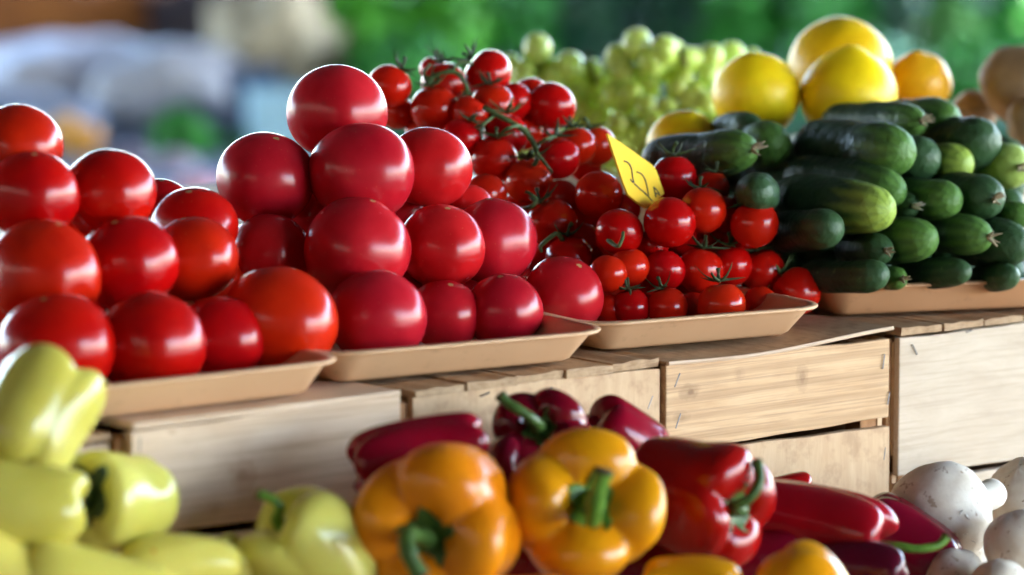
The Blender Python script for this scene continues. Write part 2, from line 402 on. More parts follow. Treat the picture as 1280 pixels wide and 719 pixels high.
c3 = crate(4, X[3]+.002, X[4]-.010, .0, 'crate of two banded pine boards with a black gap between', M['wood_grain'], [(ZS-.090, ZS-.009), (ZT+.01, ZS-.096)], 'veneer', ZS, M['wood_tan'])
c4 = crate(5, X[4]+.008, X[5], .004, 'greyish plain plywood crate standing behind the mushrooms', M['wood_grey'], [(ZS-.152, ZS-.011), (ZT+.01, ZS-.160)], 'slats', post=True)
PIH = PI/2
for px, py, a, L in ((174, 556, 1.5, .013), (498, 534, 1.5, .011)): staple(c1, px, py, a, L, 0)
for px, py, a, L in ((606, 493, .25, .010), (685, 486, .2, .009), (812, 503, 1.1, .013)): staple(c2, px, py, a, L, .004)
for px, py, a, L in ((846, 475, 1.1, .014), (847, 526, 1.15, .015), (1104, 452, 1.4, .014), (1110, 498, 1.35, .012), (1105, 567, 1.4, .012)): staple(c3, px, py, a, L, 0)
for px, py, a, L in ((1143, 437, -1.0, .012), (1211, 414, .2, .007)): staple(c4, px, py, a, L, .004)
# back row: a taller step that carries the citrus, grapes and potatoes
ZB = 1.035
for k, (xa, xb) in enumerate(((-.02, .40), (.41, .84), (.85, 1.28), (1.29, 1.72))):
    lab = ['plain wooden crate behind the big tomatoes', 'wooden crate under the green grapes', 'wooden crate under the yellow citrus', 'wooden crate under the brown potatoes'][k]
    crate(20+k, xa, xb, .46, lab, M['wood_tan'], [(ZT+.17, ZB-.0065), (ZT+.01, ZT+.16)], 'ply', ZB, None, 'crates of the raised back row')

# ------------------------------------------------------------------ trays
def tray(pa, pb, dep, h, flare, label, m, z0=None):
    """pa, pb: pixels of the two ends of the front bottom edge, resting on the crate tops"""
    z0 = ZS+.0025 if z0 is None else z0
    a = at_z(*pa, z0); b_ = at_z(*pb, z0); ex = (b_-a); L = ex.length; ex.normalize(); ey = Vector((-ex.y, ex.x, 0))
    c = empty('produce_tray', a+ex*(L/2)+ey*(dep/2), label, 'tray', 'plastic produce trays')
    hx, hy = L/2, dep/2
    def loop(off, z, rc):
        pts = []
        for cx, cy, a0 in ((1,1,0), (-1,1,PI/2), (-1,-1,PI), (1,-1,1.5*PI)):
            for k in range(9):
                t_ = a0+k*PI/16; X_ = cx*(hx+off-rc)+rc*math.cos(t_); Y_ = cy*(hy+off-rc)+rc*math.sin(t_)
                zz = z+.0008*math.sin(X_*19+2)*(1 if z > .01 else 0)
                pts.append(ex*X_+ey*Y_+Vector((0,0,zz)))
        return pts
    rc = .014; tk = .0022
    prof = [(0, 0, rc), (.004, .003, rc), (flare, h-.004, rc+flare), (flare+.007, h-.0035, rc+flare+.006), (flare+.0085, h-.0015, rc+flare+.007),
            (flare+.007, h, rc+flare+.006), (flare-.001, h, rc+flare), (flare-.004, h-.004, rc+flare-.003), (.002, .0045, rc), (-.003, tk, rc)]
    vs = []; fs = []
    for off, z, r_ in prof: vs += loop(off, z, r_)
    n = 36
    for j in range(len(prof)-1):
        for i in range(n): fs.append((j*n+i, j*n+(i+1) % n, (j+1)*n+(i+1) % n, (j+1)*n+i))
    fs_body = fs + [tuple(range(n))[::-1], tuple(range((len(prof)-1)*n, len(prof)*n))]
    # basin and rolled rim as two parts
    cut = 3*n
    basin_f = [f for f in fs_body if max(f) < 3*n or min(f) >= 7*n]
    rim_f = [f for f in fs_body if not (max(f) < 3*n or min(f) >= 7*n)]
    def sub(fl):
        used = sorted({i for f in fl for i in f}); mp = {u: k for k, u in enumerate(used)}
        return [vs[u] for u in used], [tuple(mp[i] for i in f) for f in fl]
    obj('basin', mesh('basin', *sub(basin_f)), m, c); obj('rim', mesh('rim', *sub(rim_f)), m, c)
    return dict(o=c, a=a, ex=ex, ey=ey, z=z0+tk)
T1 = tray((70, 529), (382, 492), .24, .033, .024, 'beige plastic tray holding the orange-red tomatoes', M['tray'])
T2 = tray((425, 478), (712, 451), .25, .032, .026, 'beige tray with chipped rim under pinkish-red big tomatoes', M['tray'])
T3 = tray((755, 438), (985, 418), .27, .031, .026, 'pale beige tray heaped with cherry tomatoes', M['tray'])
T4 = tray((1048, 394), (1345, 381), .29, .033, .020, 'tan brown tray loaded with cucumbers', M['tray_tan'])

# ------------------------------------------------------------------ round fruit placed along the view ray so that it rests on what is below
class Pile:
    def __init__(s, floor): s.items = []; s.floor = floor
    def base(s, px, py, r_px, squash=.93):
        """on the tray floor"""
        D = 3.8
        for _ in range(6):
            r = r_px/F*D; p = at_z(px, py, s.floor+r*squash); D = depth(p)
        s.items.append((p, r)); return p, r
    def rest(s, px, py, r_px, dmin=0.0, shrink=.95):
        """lean on the fruit already placed that it touches or overlaps in view: start level with it, slide back until clear"""
        rr = ray(px, py); near = []; hid = []
        for q, rq in s.items:
            dq = depth(q); d = q-CAM; qx, qy = d.dot(RT)/dq*F, d.dot(UP)/dq*F
            sep = math.hypot(qx-(px-640), qy-(359.5-py))/(r_px+rq/dq*F)
            if sep < .88: hid.append(dq+.004)          # partly behind this one
            elif sep < 1.1: near.append(dq)
        D = max([dmin]+hid+([min(near)] if near else []))
        if D < 1: D = max(depth(q) for q, _ in s.items)
        for _ in range(60):
            moved = False; r = r_px/F*D; p = CAM+rr*D
            for q, rq in s.items:
                d = (p-q); need = (r+rq)*shrink
                if d.length < need-1e-5:
                    b_ = d.dot(rr)/rr.length_squared; c_ = (d.length_squared-need*need)/rr.length_squared
                    D += max(-b_+math.sqrt(max(b_*b_-c_, 0)), .0005); p = CAM+rr*D; moved = True
            if not moved: break
        r = r_px/F*D; s.items.append((p, r)); return p, r

def fillers(pile, T_, r, xs, ys, zs, cover=.62, shrink=.84):
    """second-layer fruit that only shows through the gaps: free spots of the heap hidden from the front for the most part"""
    out_ = []
    for zz in zs:
        for yy in ys:
            for xx in xs:
                p = T_['a']+T_['ex']*(xx+rnd.uniform(-.006,.006))+T_['ey']*(yy+rnd.uniform(-.006,.006)); p.z = T_['z']+zz
                if any((p-q).length < (r+rq)*shrink for q, rq in pile.items): continue
                D = depth(p); cx, cy = (p-CAM).dot(RT)/D, (p-CAM).dot(UP)/D; hit = 0; topok = True; N = 24
                for k in range(N):
                    for f_ in (1.0,):
                        x, y = cx+r/D*f_*math.cos(k*2*PI/N), cy+r/D*f_*math.sin(k*2*PI/N)
                        for q, rq in pile.items:
                            dq = depth(q)
                            if dq < D and math.hypot((q-CAM).dot(RT)/dq-x, ((q-CAM).dot(UP)/dq-y)/.92) < rq/dq*.97: hit += 1; break
                        else:
                            if 3 <= k <= 9: topok = False
                if topok and hit >= cover*N: pile.items.append((p, r)); out_.append((p, r))
    return out_
def tomato_mesh(r, seed, squash=.9, point=.02, lob=.019):
    rg = random.Random(seed); nl = rg.choice((5, 6, 7)); ph = rg.uniform(0, 6); o1, o2 = rg.uniform(-1, 1), rg.uniform(0, 6)
    def fn(v, a):
        th = v*PI; s, c = math.sin(th), math.cos(th)
        m_ = 1+lob*math.sin(nl*a+ph)*s*s + .026*math.sin(a+o2)*s + .020*math.sin(2*a+ph*2)*s + .035*o1*c*s
        R_ = r*s**.93*m_; z = r*squash*c
        if c > .93: z += r*point*((c-.93)/.07)**1.3       # a faint tip at the blossom end
        if c < -.9: z += r*.05*((-c-.9)/.1)**1.5           # hollow at the stalk end
        return Vector((R_*math.cos(a), R_*math.sin(a), z))
    return mesh('tomato', *lathe(40, 28, fn))
def big_tomato(pile, px, py, rx, label, m, group, how='rest', seed=0, dmin=0, tilt=None, squash=.93):
    rx *= 1.03
    p, r = pile.base(px, py, rx, squash) if how == 'base' else pile.rest(px, py, rx, dmin)
    o = obj('tomato', tomato_mesh(r, seed, squash, rnd.uniform(0, .05)), m, None, p, frame(tilt or cv(rnd.uniform(-.3, .4), 1, rnd.uniform(0, .65)), rnd.uniform(0, 6)))
    return tag(o, label, 'tomato', group)
g1, g2 = 'orange-red tomatoes in the beige tray', 'pinkish-red tomatoes piled in the beige tray'
p1 = Pile(T1['z']); mo = M['tom_orange']; mp_ = M['tom_pink']
big_tomato(p1, 70, 437, 72, 'large tomato low in tray, partly behind the lobed pale pepper', mo, g1, 'base', 1)
big_tomato(p1, 189, 431, 68, 'broad dark red tomato on the tray rim beside the pale pepper', mo, g1, 'base', 2)
big_tomato(p1, 276, 424, 56, 'smaller tomato wedged between two wide ones at tray rim', mo, g1, 'base', 3)
big_tomato(p1, 349, 402, 71, 'widest orange-red tomato, at the free corner of its tray', mo, g1, 'base', 4)
big_tomato(p1, 54, 342, 70, 'large second-tier tomato cut by the picture edge, above the pale pepper', mo, g1, 'rest', 5)
big_tomato(p1, 160, 330, 61, 'second-tier tomato in the middle, resting on two rim tomatoes', mo, g1, 'rest', 6)
big_tomato(p1, 241, 324, 55, 'second-tier tomato beside the widest corner tomato', mo, g1, 'rest', 7)
big_tomato(p1, 40, 244, 57, 'third-tier tomato with a tiny scratch, cut by the picture edge', mo, g1, 'rest', 8)
big_tomato(p1, 135, 242, 57, 'third-tier tomato with bright rim light beside the scratched one', mo, g1, 'rest', 9)
big_tomato(p1, 22, 184, 55, 'topmost tomato of the orange-red pile', mo, g1, 'rest', 10)
big_tomato(p1, 242, 286, 53, 'dark tomato behind the second tier, in the dip between the two piles', mo, g1, 'rest', 11)
big_tomato(p1, 199, 266, 44, 'small sliver of tomato behind the third tier, farthest back in the dip', mo, g1, 'rest', 12)
big_tomato(p1, -22, 166, 40, 'tomato almost hidden behind the topmost orange-red one', mo, g1, 'rest', 13)
p2 = Pile(T2['z'])
big_tomato(p2, 472, 397, 61, 'wide rim tomato nearest the orange-red tray', mp_, g2, 'base', 21)
big_tomato(p2, 557, 394, 45, 'small dimpled tomato with a brown scar at the tray rim', mp_, g2, 'base', 22)
big_tomato(p2, 629, 389, 48, 'plain rim tomato between the dimpled one and the pink corner one', mp_, g2, 'base', 23)
big_tomato(p2, 705, 370, 50, 'dusky pink tomato at the tray corner touching the cherry tomatoes', mp_, g2, 'base', 24, 0, cv(.45, .9, .6))
big_tomato(p2, 445, 312, 67, 'big second-tier tomato with a pointed shoulder, above the wide rim one', mp_, g2, 'rest', 25)
big_tomato(p2, 551, 308, 54, 'second-tier tomato in the centre with square highlight', mp_, g2, 'rest', 26)
big_tomato(p2, 617, 302, 55, 'second-tier tomato leaning toward the cherry tomatoes', mp_, g2, 'rest', 27)
big_tomato(p2, 454, 216, 65, 'third-tier tomato in front, below the topmost one', mp_, g2, 'rest', 28)
big_tomato(p2, 536, 210, 53, 'third-tier tomato beside the cherry tomatoes', mp_, g2, 'rest', 29)
big_tomato(p2, 338, 318, 52, 'dark shaded tomato in the hollow above the widest orange-red one', mp_, g2, 'rest', 30)
big_tomato(p2, 331, 224, 60, 'third-tier tomato with a spot highlight, standing over the dip', mp_, g2, 'rest', 31)
big_tomato(p2, 421, 140, 61, 'topmost tomato crowning the pinkish-red pile', mp_, g2, 'rest', 32)

for pile, m, g, lab, lst in ((p1, mo, g1, 'shaded orange-red tomato of the inner layer, glimpsed through gaps', ((268, 352, 36), (205, 352, 34), (100, 300, 34), (110, 392, 34))),
                            (p2, mp_, g2, 'shaded pinkish-red tomato of the inner layer, glimpsed through gaps', ((503, 264, 40), (392, 268, 36), (583, 262, 34), (588, 348, 30), (372, 300, 34)))):
    for px, py, r_ in lst: big_tomato(pile, px, py, r_, lab, m, g, 'rest', int(px))
for pile, T_, m, g, lab in ((p1, T1, mo, g1, 'shaded orange-red tomato of the inner layer, glimpsed through gaps'), (p2, T2, mp_, g2, 'shaded pinkish-red tomato of the inner layer, glimpsed through gaps')):
    for k, (p, r) in enumerate(fillers(pile, T_, .042, [.03+.043*i for i in range(8)], (.10, .145, .19, .235, .28), (.040, .085, .125, .16), .6)):
        o = obj('tomato', tomato_mesh(r, 200+k), m, None, p, frame(cv(.1*k % .5, 1, .2), k)); tag(o, lab, 'tomato', g)
# ------------------------------------------------------------------ cherry tomatoes
def calyx_mesh(r, seed, n=5, length=.9, stalk=.5):
    """thin curling sepals round a short stalk, at the +Z pole of a fruit of radius r"""
    rg = random.Random(seed); mb = MB()
    for k in range(n):
        a = 2*PI*k/n+rg.uniform(-.25, .25); L = r*length*rg.uniform(.7, 1.15); lift = rg.uniform(.15, .75); d = Vector((math.cos(a), math.sin(a), 0))
        tn = Vector((-d.y, d.x, 0)); vs = []; fs = []; N = 6; cur = rg.uniform(-.3, .3)
        for i in range(N+1):
            u = i/N; q = d*(u*L*.8)+tn*(cur*u*u*L)+Vector((0, 0, r*.93+r*.06+u*u*lift*L - (u*L*.8)**2/(2*r)*(1-lift)))
            w = r*.13*(1-u)**.7+.0003
            vs += [q-tn*w, q+Vector((0,0,w*.5)), q+tn*w, q-Vector((0,0,w*.5))]
        for i in range(N):
            for j in range(4): fs.append((i*4+j, i*4+(j+1) % 4, i*4+4+(j+1) % 4, i*4+4+j))
        mb.add(vs, fs)
    if stalk:
        b_ = rg.uniform(-.3, .3)*r
        mb.tube(spline([(0,0,r*.9), (b_*.3, 0, r*(1+stalk*.5)), (b_, b_*.4, r*(1+stalk))], 6), [r*.075, r*.07, r*.065, r*.06, r*.07, r*.1, r*.085], 6)
    return mesh('calyx', mb.v, mb.f)
def cherry_mesh(r, seed):
    rg = random.Random(seed); ph = rg.uniform(0, 6); sq = rg.uniform(.91, 1.0); o1 = rg.uniform(-.02, .02)
    def fn(v, a):
        th = v*PI; s, c = math.sin(th), math.cos(th)
        m_ = 1+.012*math.sin(2*a+ph)+.01*math.sin(3*a+ph)+o1*c
        z = r*sq*c
        if c > .82: z -= r*.10*((c-.82)/.18)**1.4
        return Vector((r*s*m_*math.cos(a), r*s*m_*math.sin(a), z))
    return mesh('cherry_tomato', *lathe(32, 22, fn))
p3 = Pile(T3['z'])
g3 = 'cherry tomatoes heaped in the pale beige tray'
# px, py, r, label, axis of the stalk end (right, up, towards viewer), calyx?, truss
UPX = (0, 1, -.2)
CH = [
 # bottom tier on the rim
 (761, 388, 21, 'b', 'half-hidden cherry tomato at the rim beside the dusky pink tomato', (.2,1,-.3), 0),
 (789, 385, 25, 'b', 'cherry tomato at the tray rim with two thin sepals standing above it', (-.2,1,.15), 1),
 (834, 384, 26, 'b', 'cherry tomato at the rim just under the notch with dry sepals', (-.3,1,.1), 1),
 (866, 384, 20, 'b', 'dark recessed cherry tomato in the gap of the rim tier', (0,1,-.5), 0),
 (902, 381, 31, 'b', 'wide cherry tomato at the middle of the rim with sepals on top', (-.1,1,-.05), 1),
 (950, 379, 22, 'b', 'small low cherry tomato at the rim beside the corner one', (0,1,-.5), 0),
 (996, 355, 31, 'c', 'cherry tomato at the free corner of its tray near the cucumbers', (-.75,.8,-.1), 1),
 # second tier
 (711, 322, 30, 'r', 'cherry tomato with a curled stalk just over the dusky pink tomato', (-.05,1,.25), 1),
 (760, 342, 24, 'r', 'cherry tomato of second tier next to the curled-stalk one', (.3,1,-.2), 0),
 (786, 334, 26, 'r', 'second-tier cherry tomato squeezed behind its neighbour, a vertical highlight on it', (-.2,1,.1), 0),
 (830, 338, 27, 'r', 'second-tier cherry tomato over the notch with dry sepals', (.2,1,-.4), 0),
 (875, 338, 30, 'r', 'largest of the second tier, in its middle, stalk bits above', (.15,1,-.1), 1),
 (914, 332, 27, 'r', 'second-tier cherry tomato with a spiky calyx above it', (-.1,1,.15), 1),
 (953, 338, 28, 'r', 'second-tier cherry tomato with dark pointed sepals, beside the corner one', (-.3,1,.2), 1),
 # third tier
 (690, 279, 32, 'r', 'cherry tomato with a looped green tendril at its shoulder', (-.55,1,.2), 1),
 (774, 290, 31, 'r', 'third-tier cherry tomato below the tip of the price card', (.3,1,-.5), 0),
 (837, 278, 33, 'r', 'largest cherry tomato, round and glossy, in front of the price card', (.2,.8,-.6), 0),
 (879, 263, 30, 'r', 'glossy cherry tomato overlapping a twin behind it', (-.1,1,-.35), 1),
 (943, 280, 31, 'r', 'cherry tomato nearest the cucumbers, on the second tier', (-.5,.9,-.2), 1),
 (905, 268, 24, 'r', 'twin cherry tomato mostly hidden behind the glossy one', (.3,1,-.4), 0),
 (748, 244, 31, 'r', 'round cherry tomato standing clear of its neighbours before the card', (.3,.9,-.6), 0),
 (607, 243, 27, 'r', 'cherry tomato peeping out between two pinkish-red tomatoes', (.2,1,-.3), 0),
 (701, 247, 24, 'r', 'shaded cherry tomato under the truss, behind the looped tendril', (0,1,-.4), 0),
 (781, 262, 20, 'd', 'dark cherry tomato in the shade under the price card', (0,1,-.5), 0),
 (843, 222, 29, 'd', 'cherry tomato with a bristly calyx beside the price card', (-.05,1,-.1), 1),
 (890, 236, 23, 'r', 'small cherry tomato behind the glossy twins, wisps of stalk over it', (.2,1,.2), 1),
 # truss in the middle
 (661, 226, 31, 'm', '', (-.05,1,.35), 1), (617, 199, 30, 'm', '', (.1,1,.2), 1), (697, 198, 29, 'm', '', (-.1,1,.2), 1),
 (577, 172, 25, 'm', '', (.4,.9,.1), 1), (632, 168, 29, 'm', '', (.1,1,.25), 1), (587, 142, 24, 'm', '', (.5,.8,.1), 0),
 (720, 183, 26, 'r', 'cherry tomato behind the fork of the truss, under the smooth round one', (-.2,1,-.1), 1),
 (745, 183, 26, 'd', 'cherry tomato just behind the upper edge of the price card', (-.3,1,-.1), 1),
 (732, 208, 21, 'r', 'dark cherry tomato below the card edge, deep in the pile', (0,1,-.3), 0),
 (616, 132, 28, 'r', 'flattened cherry tomato near the top with a double sepal', (-.1,1,.1), 1),
 (642, 127, 24, 'r', 'cherry tomato behind the flattened one near the top', (.2,1,-.3), 0),
 (689, 133, 31, 'r', 'smooth round cherry tomato before the grapes', (.2,.8,-.7), 0),
 (664, 120, 24, 'r', 'cherry tomato whose rim shows behind the smooth round one', (0,1,-.4), 0),
 # top truss
 (543, 136, 31, 't', '', (-.1,1,.1), 1), (554, 104, 28, 't', '', (-.1,1,.2), 1), (610, 92, 31, 't', '', (-.8,.7,.1), 1),
 (543, 88, 19, 't', '', (.3,1,.1), 1),
 (487, 108, 28, 'r', 'cherry tomato by itself behind the topmost pinkish-red tomato', (.6,.9,-.1), 1),
 (497, 141, 22, 'r', 'dark cherry tomato below the lone one, behind a pinkish-red tomato', (0,1,-.3), 0),
 (680, 322, 22, 'r', 'dark cherry tomato squeezed between a pinkish-red tomato and the tendril one', (0,1,-.5), 0),
 # fillers deep in the heap
 (650, 262, 24, 'r', 'shaded cherry tomato between the tendril one and a pinkish-red tomato', (0,1,-.5), 0),
 (655, 165, 24, 'r', 'dark cherry tomato deep under the truss stem', (0,1,-.5), 0),
 (676, 166, 24, 'r', 'cherry tomato in shade below the smooth round one', (0,1,-.5), 0),
 (725, 300, 24, 'r', 'dark cherry tomato in the hollow below the one standing clear', (0,1,-.5), 0),
 (815, 308, 22, 'r', 'dark cherry tomato glimpsed below the largest round one', (0,1,-.5), 0),
 (730, 262, 22, 'r', 'nearly black cherry tomato in the gap behind the tendril one', (0,1,-.5), 0),
 (528, 165, 22, 'r', 'dark cherry tomato behind the top of the pinkish-red pile', (0,1,-.5), 0),
 (866, 245, 22, 'r', 'shaded cherry tomato in the gap under the bristly-calyx one', (0,1,-.5), 0),
 (925, 300, 20, 'r', 'dark cherry tomato in the gap beside the one nearest the cucumbers', (0,1,-.5), 0),
]
placed = {}
order = CH
for i, (px, py, r_, how, lab, ax, cal) in enumerate(order):
    if how in 'b': p, r = p3.base(px, py, r_, .95)
    elif how == 'd': p, r = p3.rest(px, py, r_, depth(placed[16][0])+.095, .88)
    elif how == 'c': p, r = p3.base(px, py+9, r_, .95); 
    else: p, r = p3.rest(px, py, r_, 0, .88)
    placed[i] = (p, r)
for k, (p, r) in enumerate(fillers(p3, T3, .022, [.02+.023*i for i in range(16)], [.10+.024*i for i in range(12)], (.022, .050, .078, .106, .134, .16), .7, .88)):
    o = obj('cherry_tomato', cherry_mesh(r, 300+k), M['cherry'], None, p, frame(cv(0, 1, -.3), k)); tag(o, 'dark cherry tomato of the inner layer, glimpsed through gaps in the heap', 'cherry tomato', g3)
def add_cherry(i, parent=None):
    px, py, r_, how, lab, ax, cal = order[i]; p, r = placed[i]
    rot = frame(cv(*ax), rnd.uniform(0, 6))
    loc = p-Vector(parent.location) if parent else p
    o = obj('tomato' if parent else 'cherry_tomato', cherry_mesh(r, i), M['cherry'], parent, loc, rot)
    if cal:
        obj('calyx', calyx_mesh(r, i+50, 6, 1.15, .5 if not parent else .3), M['dark_stem'] if i % 3 else M['green_stem'], o)
    if not parent: tag(o, lab, 'cherry tomato', g3)
    return p+cv(*ax)*r*1.05
def truss(key, label, paths):
    idx = [i for i, c in enumerate(order) if c[3] == key]
    base = placed[idx[0]][0]
    e = empty('tomato_truss', base, label, 'cherry tomatoes', 'trusses of cherry tomatoes still on the stem')
    for i in idx: add_cherry(i, e)
    mb = MB()
    Dm = min(depth(placed[i][0]) for i in idx)
    for pts, r0 in paths:
        w = [P(x, y, d) for x, y, d in pts]; s_ = spline([tuple(q) for q in w], 16)
        mb.tube(s_, [r0*(1-.25*k/16)*(1+.12*math.sin(k*1.9)) for k in range(17)], 7)
    part(mb, 'stem', M['green_stem'], e, smooth=True)
for i, c in enumerate(order):
    if c[3] not in 'mt': add_cherry(i)
def dz(idx, up=1.0): return depth(placed[idx][0])-placed[idx][1]*up
im = [i for i, c in enumerate(order) if c[3] == 'm']; it = [i for i, c in enumerate(order) if c[3] == 't']
dm = dz(im[0]); dmm = dz(im[4])
truss('m', 'truss of cherry tomatoes with a thick forked green stem, mid-pile',
      [([(605, 134, dmm), (622, 144, dmm-.006), (648, 158, dmm-.008), (666, 178, dmm-.012), (672, 198, dm+.004), (664, 210, dm+.012)], .0029),
       ([(672, 185, dmm-.006), (655, 160, dz(im[4])), (636, 160, dz(im[1])+.004), (622, 172, dz(im[1])+.02)], .0023),
       ([(670, 190, dm), (683, 206, dm), (690, 216, dm+.01)], .0019),
       ([(668, 184, dmm), (682, 174, dz(im[2])), (696, 170, dz(im[2])+.02)], .0021),
       ([(620, 143, dmm), (604, 155, dz(im[3])), (592, 160, dz(im[3])+.015)], .0019)])
dt = dz(it[0]); d2 = dz(it[1])
truss('t', 'truss of cherry tomatoes on an arched green stem at the very top',
      [([(535, 106, dt+.02), (540, 97, d2-.004), (556, 90, d2-.008), (572, 92, d2-.008), (583, 108, d2-.006), (584, 122, d2)], .0028),
       ([(565, 90, d2), (575, 78, dz(it[2])), (590, 80, dz(it[2])+.01), (598, 84, dz(it[2])+.02)], .0020),
       ([(535, 106, dt+.02), (530, 92, dt+.03), (538, 80, dt+.04)], .0019)])
# loose stalk bits on individual tomatoes
def tendril(i, pts, r0):
    p, r = placed[i]; o = None
    for ob in COL.objects:
        if ob.get('label') == order[i][4]: o = ob
    D = depth(p)-r*.95
    mb = MB(); s_ = spline([tuple(P(x, y, D+d)) for x, y, d in pts], 14); mb.tube(s_, [r0*(1.2-.4*k/14) for k in range(15)], 6)
    Rm = o.rotation_euler.to_matrix().inverted(); mb.v = [Rm @ (v-p) for v in mb.v]
    mb.build('stalk', M['green_stem'], o)
lab_i = {c[4]: i for i, c in enumerate(order)}
tendril(7, [(703, 300, .012), (696, 292, .0), (684, 300, 0), (676, 308, .002), (677, 315, .004)], .0023)
tendril(14, [(652, 262, .02), (664, 258, .0), (671, 250, 0), (664, 243, 0), (657, 240, .005)], .0020)
tendril(9, [(760, 300, .02), (772, 308, 0), (778, 298, 0), (779, 290, .004)], .0019)

# ------------------------------------------------------------------ price card stuck among the cherry tomatoes
Dc = depth(placed[16][0])+.012
cn = cv(.78, .22, .58); cp = P(800, 235, Dc)
def on_card(px, py):
    r = ray(px, py); return CAM+r*((cp-CAM).dot(cn)/r.dot(cn))
card = empty('price_card', on_card(795, 214), 'yellow cut-cornered price card with handwritten figures among cherry tomatoes', 'price card')
out = [on_card(*q) for q in ((759, 167), (776, 178), (800, 195), (815, 206), (820.5, 213), (830.5, 242), (808, 261), (797, 253), (785, 243), (779, 228))]
n = len(out); tk = cn*.0022
mb = MB().add(out+[q-tk for q in out], [tuple(range(n))[::-1], tuple(range(n, 2*n))]+[(i, (i+1) % n, n+(i+1) % n, n+i) for i in range(n)])
part(mb, 'card', M['card'], card)
mb = MB()
for st in ([(220,285),(238,290),(256,305),(270,335),(276,370),(280,405),(287,432),(272,422),(264,408)], [(290,442),(310,458),(332,480),(352,495),(372,512)],
           [(308,360),(330,368),(350,385),(368,420),(378,460),(384,495),(388,525),(374,516),(362,506)], [(388,528),(400,545),(415,560)],
           [(424,465),(430,490),(436,515),(440,535)], [(424,465),(440,480),(455,500),(465,525)], [(434,505),(450,512)]):
    s_ = spline([tuple(on_card(740+x/5.53, 150+y/5.53)+cn*.0003) for x, y in st], 4*len(st))
    mb.tube(s_, .00075, 6)
part(mb, 'handwriting', M['ink'], card, smooth=True)

# ------------------------------------------------------------------ cucumbers
M['cu_dark'] = m_cucumber('cucumber skin dark', (.035, .085, .03), .035, .075, (.008, .028, .016), (.018, .046, .022))
M['cu_mid'] = m_cucumber('cucumber skin with green tip', (.09, .20, .035), .03, .085, (.011, .036, .018), (.022, .060, .025))
M['cu_light'] = m_cucumber('cucumber skin with yellow-green tip', (.30, .42, .06), .03, .085, (.014, .045, .020), (.030, .075, .028))
M['cu_striped'] = m_cucumber('pale striped cucumber skin', (.34, .46, .10), -.03, .05, (.05, .13, .03), (.08, .18, .04))
g4 = 'cucumbers stacked in the tan tray'
def cucumber(pa, Da, pb, Db, r_px, label, m, seed, tipbit=None, r0=1.0):
    """pa -> pb: pixels of the axis ends (hidden end, then blossom end facing the viewer)"""
    Da = DD(pa[0], Da); Db = DD(pa[0], Db)
    a = P(*pa, Da); b_ = P(*pb, Db); ax = b_-a; L = ax.length; r = r_px*1.08/F*(Da+Db)/2
    rg = random.Random(seed); bend = rg.uniform(-.06, .06); ph = rg.uniform(0, 6); H = L/2+r*.75
    tp = rg.uniform(.88, 1.0)
    def fn(v, an):
        th = v*PI; c = -math.cos(th)
        z = H*(abs(c)**.75 if c > 0 else -abs(c)**.75) if False else H*math.sin((v-.5)*PI)
        e = max(0.0, 1-abs(z/H)**((H/r)*1.15+1.0)); R_ = r*math.sqrt(e) if 0 < v < 1 else 0
        R_ *= (1-(1-tp)*(z/H*.5+.5))*(1+.045*math.sin(z*48+ph)+.02*math.sin(z*110+2*ph))*(1+.012*math.sin(9*an+ph))
        return Vector((R_*math.cos(an)+bend*H*(1-(z/H)**2), R_*math.sin(an), z))
    o = obj('cucumber', mesh('cucumber', *lathe(36, 34, fn)), m, None, (a+b_)/2, frame(ax, rg.uniform(0, 6)))
    # shift the colour band so that it sits at the tip whatever the length
    o.data.transform(Matrix.Translation((0, 0, .09-H))); o.location = Vector(o.location)+ax.normalized()*(H-.09)
    tag(o, label, 'cucumber', g4)
    if tipbit:
        mb = MB(); rg2 = random.Random(seed+3)
        for k in range(7):
            a2 = rg2.uniform(0, 6); q = Vector((math.cos(a2), math.sin(a2), 0))*r*.16
            mb.tube(spline([(0,0,.088), tuple(q+Vector((0,0,.094))), tuple(q*rg2.uniform(1,2.6)+Vector((0,0,.098+rg2.uniform(0,.006)*tipbit)))], 5), [.0022,.002,.0018,.0014,.0009,.0004], 5)
        mb.build('flower_remnant', M['burlap'] if tipbit < 1.5 else M['mush_stem'], o)
    return o
T = 4.12
cucumber((1015,343), T+.06, (1096,343), T-.005, 20, 'dark cucumber lying flat at the tray rim, next to the corner cherry tomato', M['cu_dark'], 1)
cucumber((1085,350), T+.09, (1122,349), T+.02, 15, 'small cucumber end at the rim behind the flat dark one', M['cu_mid'], 2, 1)
cucumber((1140,345), T+.08, (1200,340), T+.02, 19, 'cucumber lying low in the middle of the rim row', M['cu_dark'], 3)
cucumber((1225,345), T+.10, (1262,345), T+.03, 17, 'low cucumber at the rim by the picture edge', M['cu_dark'], 4)
cucumber((975,290), T+.10, (1034,285), T+.005, 25, 'short cucumber with a blue sheen beside the cherry tomatoes', M['cu_dark'], 5)
cucumber((1060,314), T+.10, (1100,313), T+.03, 21, 'dark cucumber with a scuffed pale end in shade', M['cu_dark'], 6, 1)
cucumber((1085,300), T+.11, (1152,299), T+.03, 27, 'blunt dark cucumber pointing at the viewer, second row', M['cu_mid'], 7)
cucumber((1150,292), T+.11, (1222,296), T+.04, 25, 'cucumber with a withered brown flower, second row', M['cu_mid'], 8, 1)
cucumber((1205,297), T+.12, (1266,306), T+.05, 31, 'thick grey-green cucumber of the second row by the picture edge', M['cu_dark'], 9)
cucumber((985,252), T+.13, (1093,262), T+.03, 34, 'long thick cucumber with a streaked yellow-green tip', M['cu_light'], 10)
cucumber((1095,254), T+.14, (1136,257), T+.07, 18, 'cucumber end with a pale withered blossom hanging', M['cu_dark'], 11, 2)
cucumber((1115,248), T+.15, (1182,250), T+.06, 26, 'plump green cucumber of the third row', M['cu_mid'], 12)
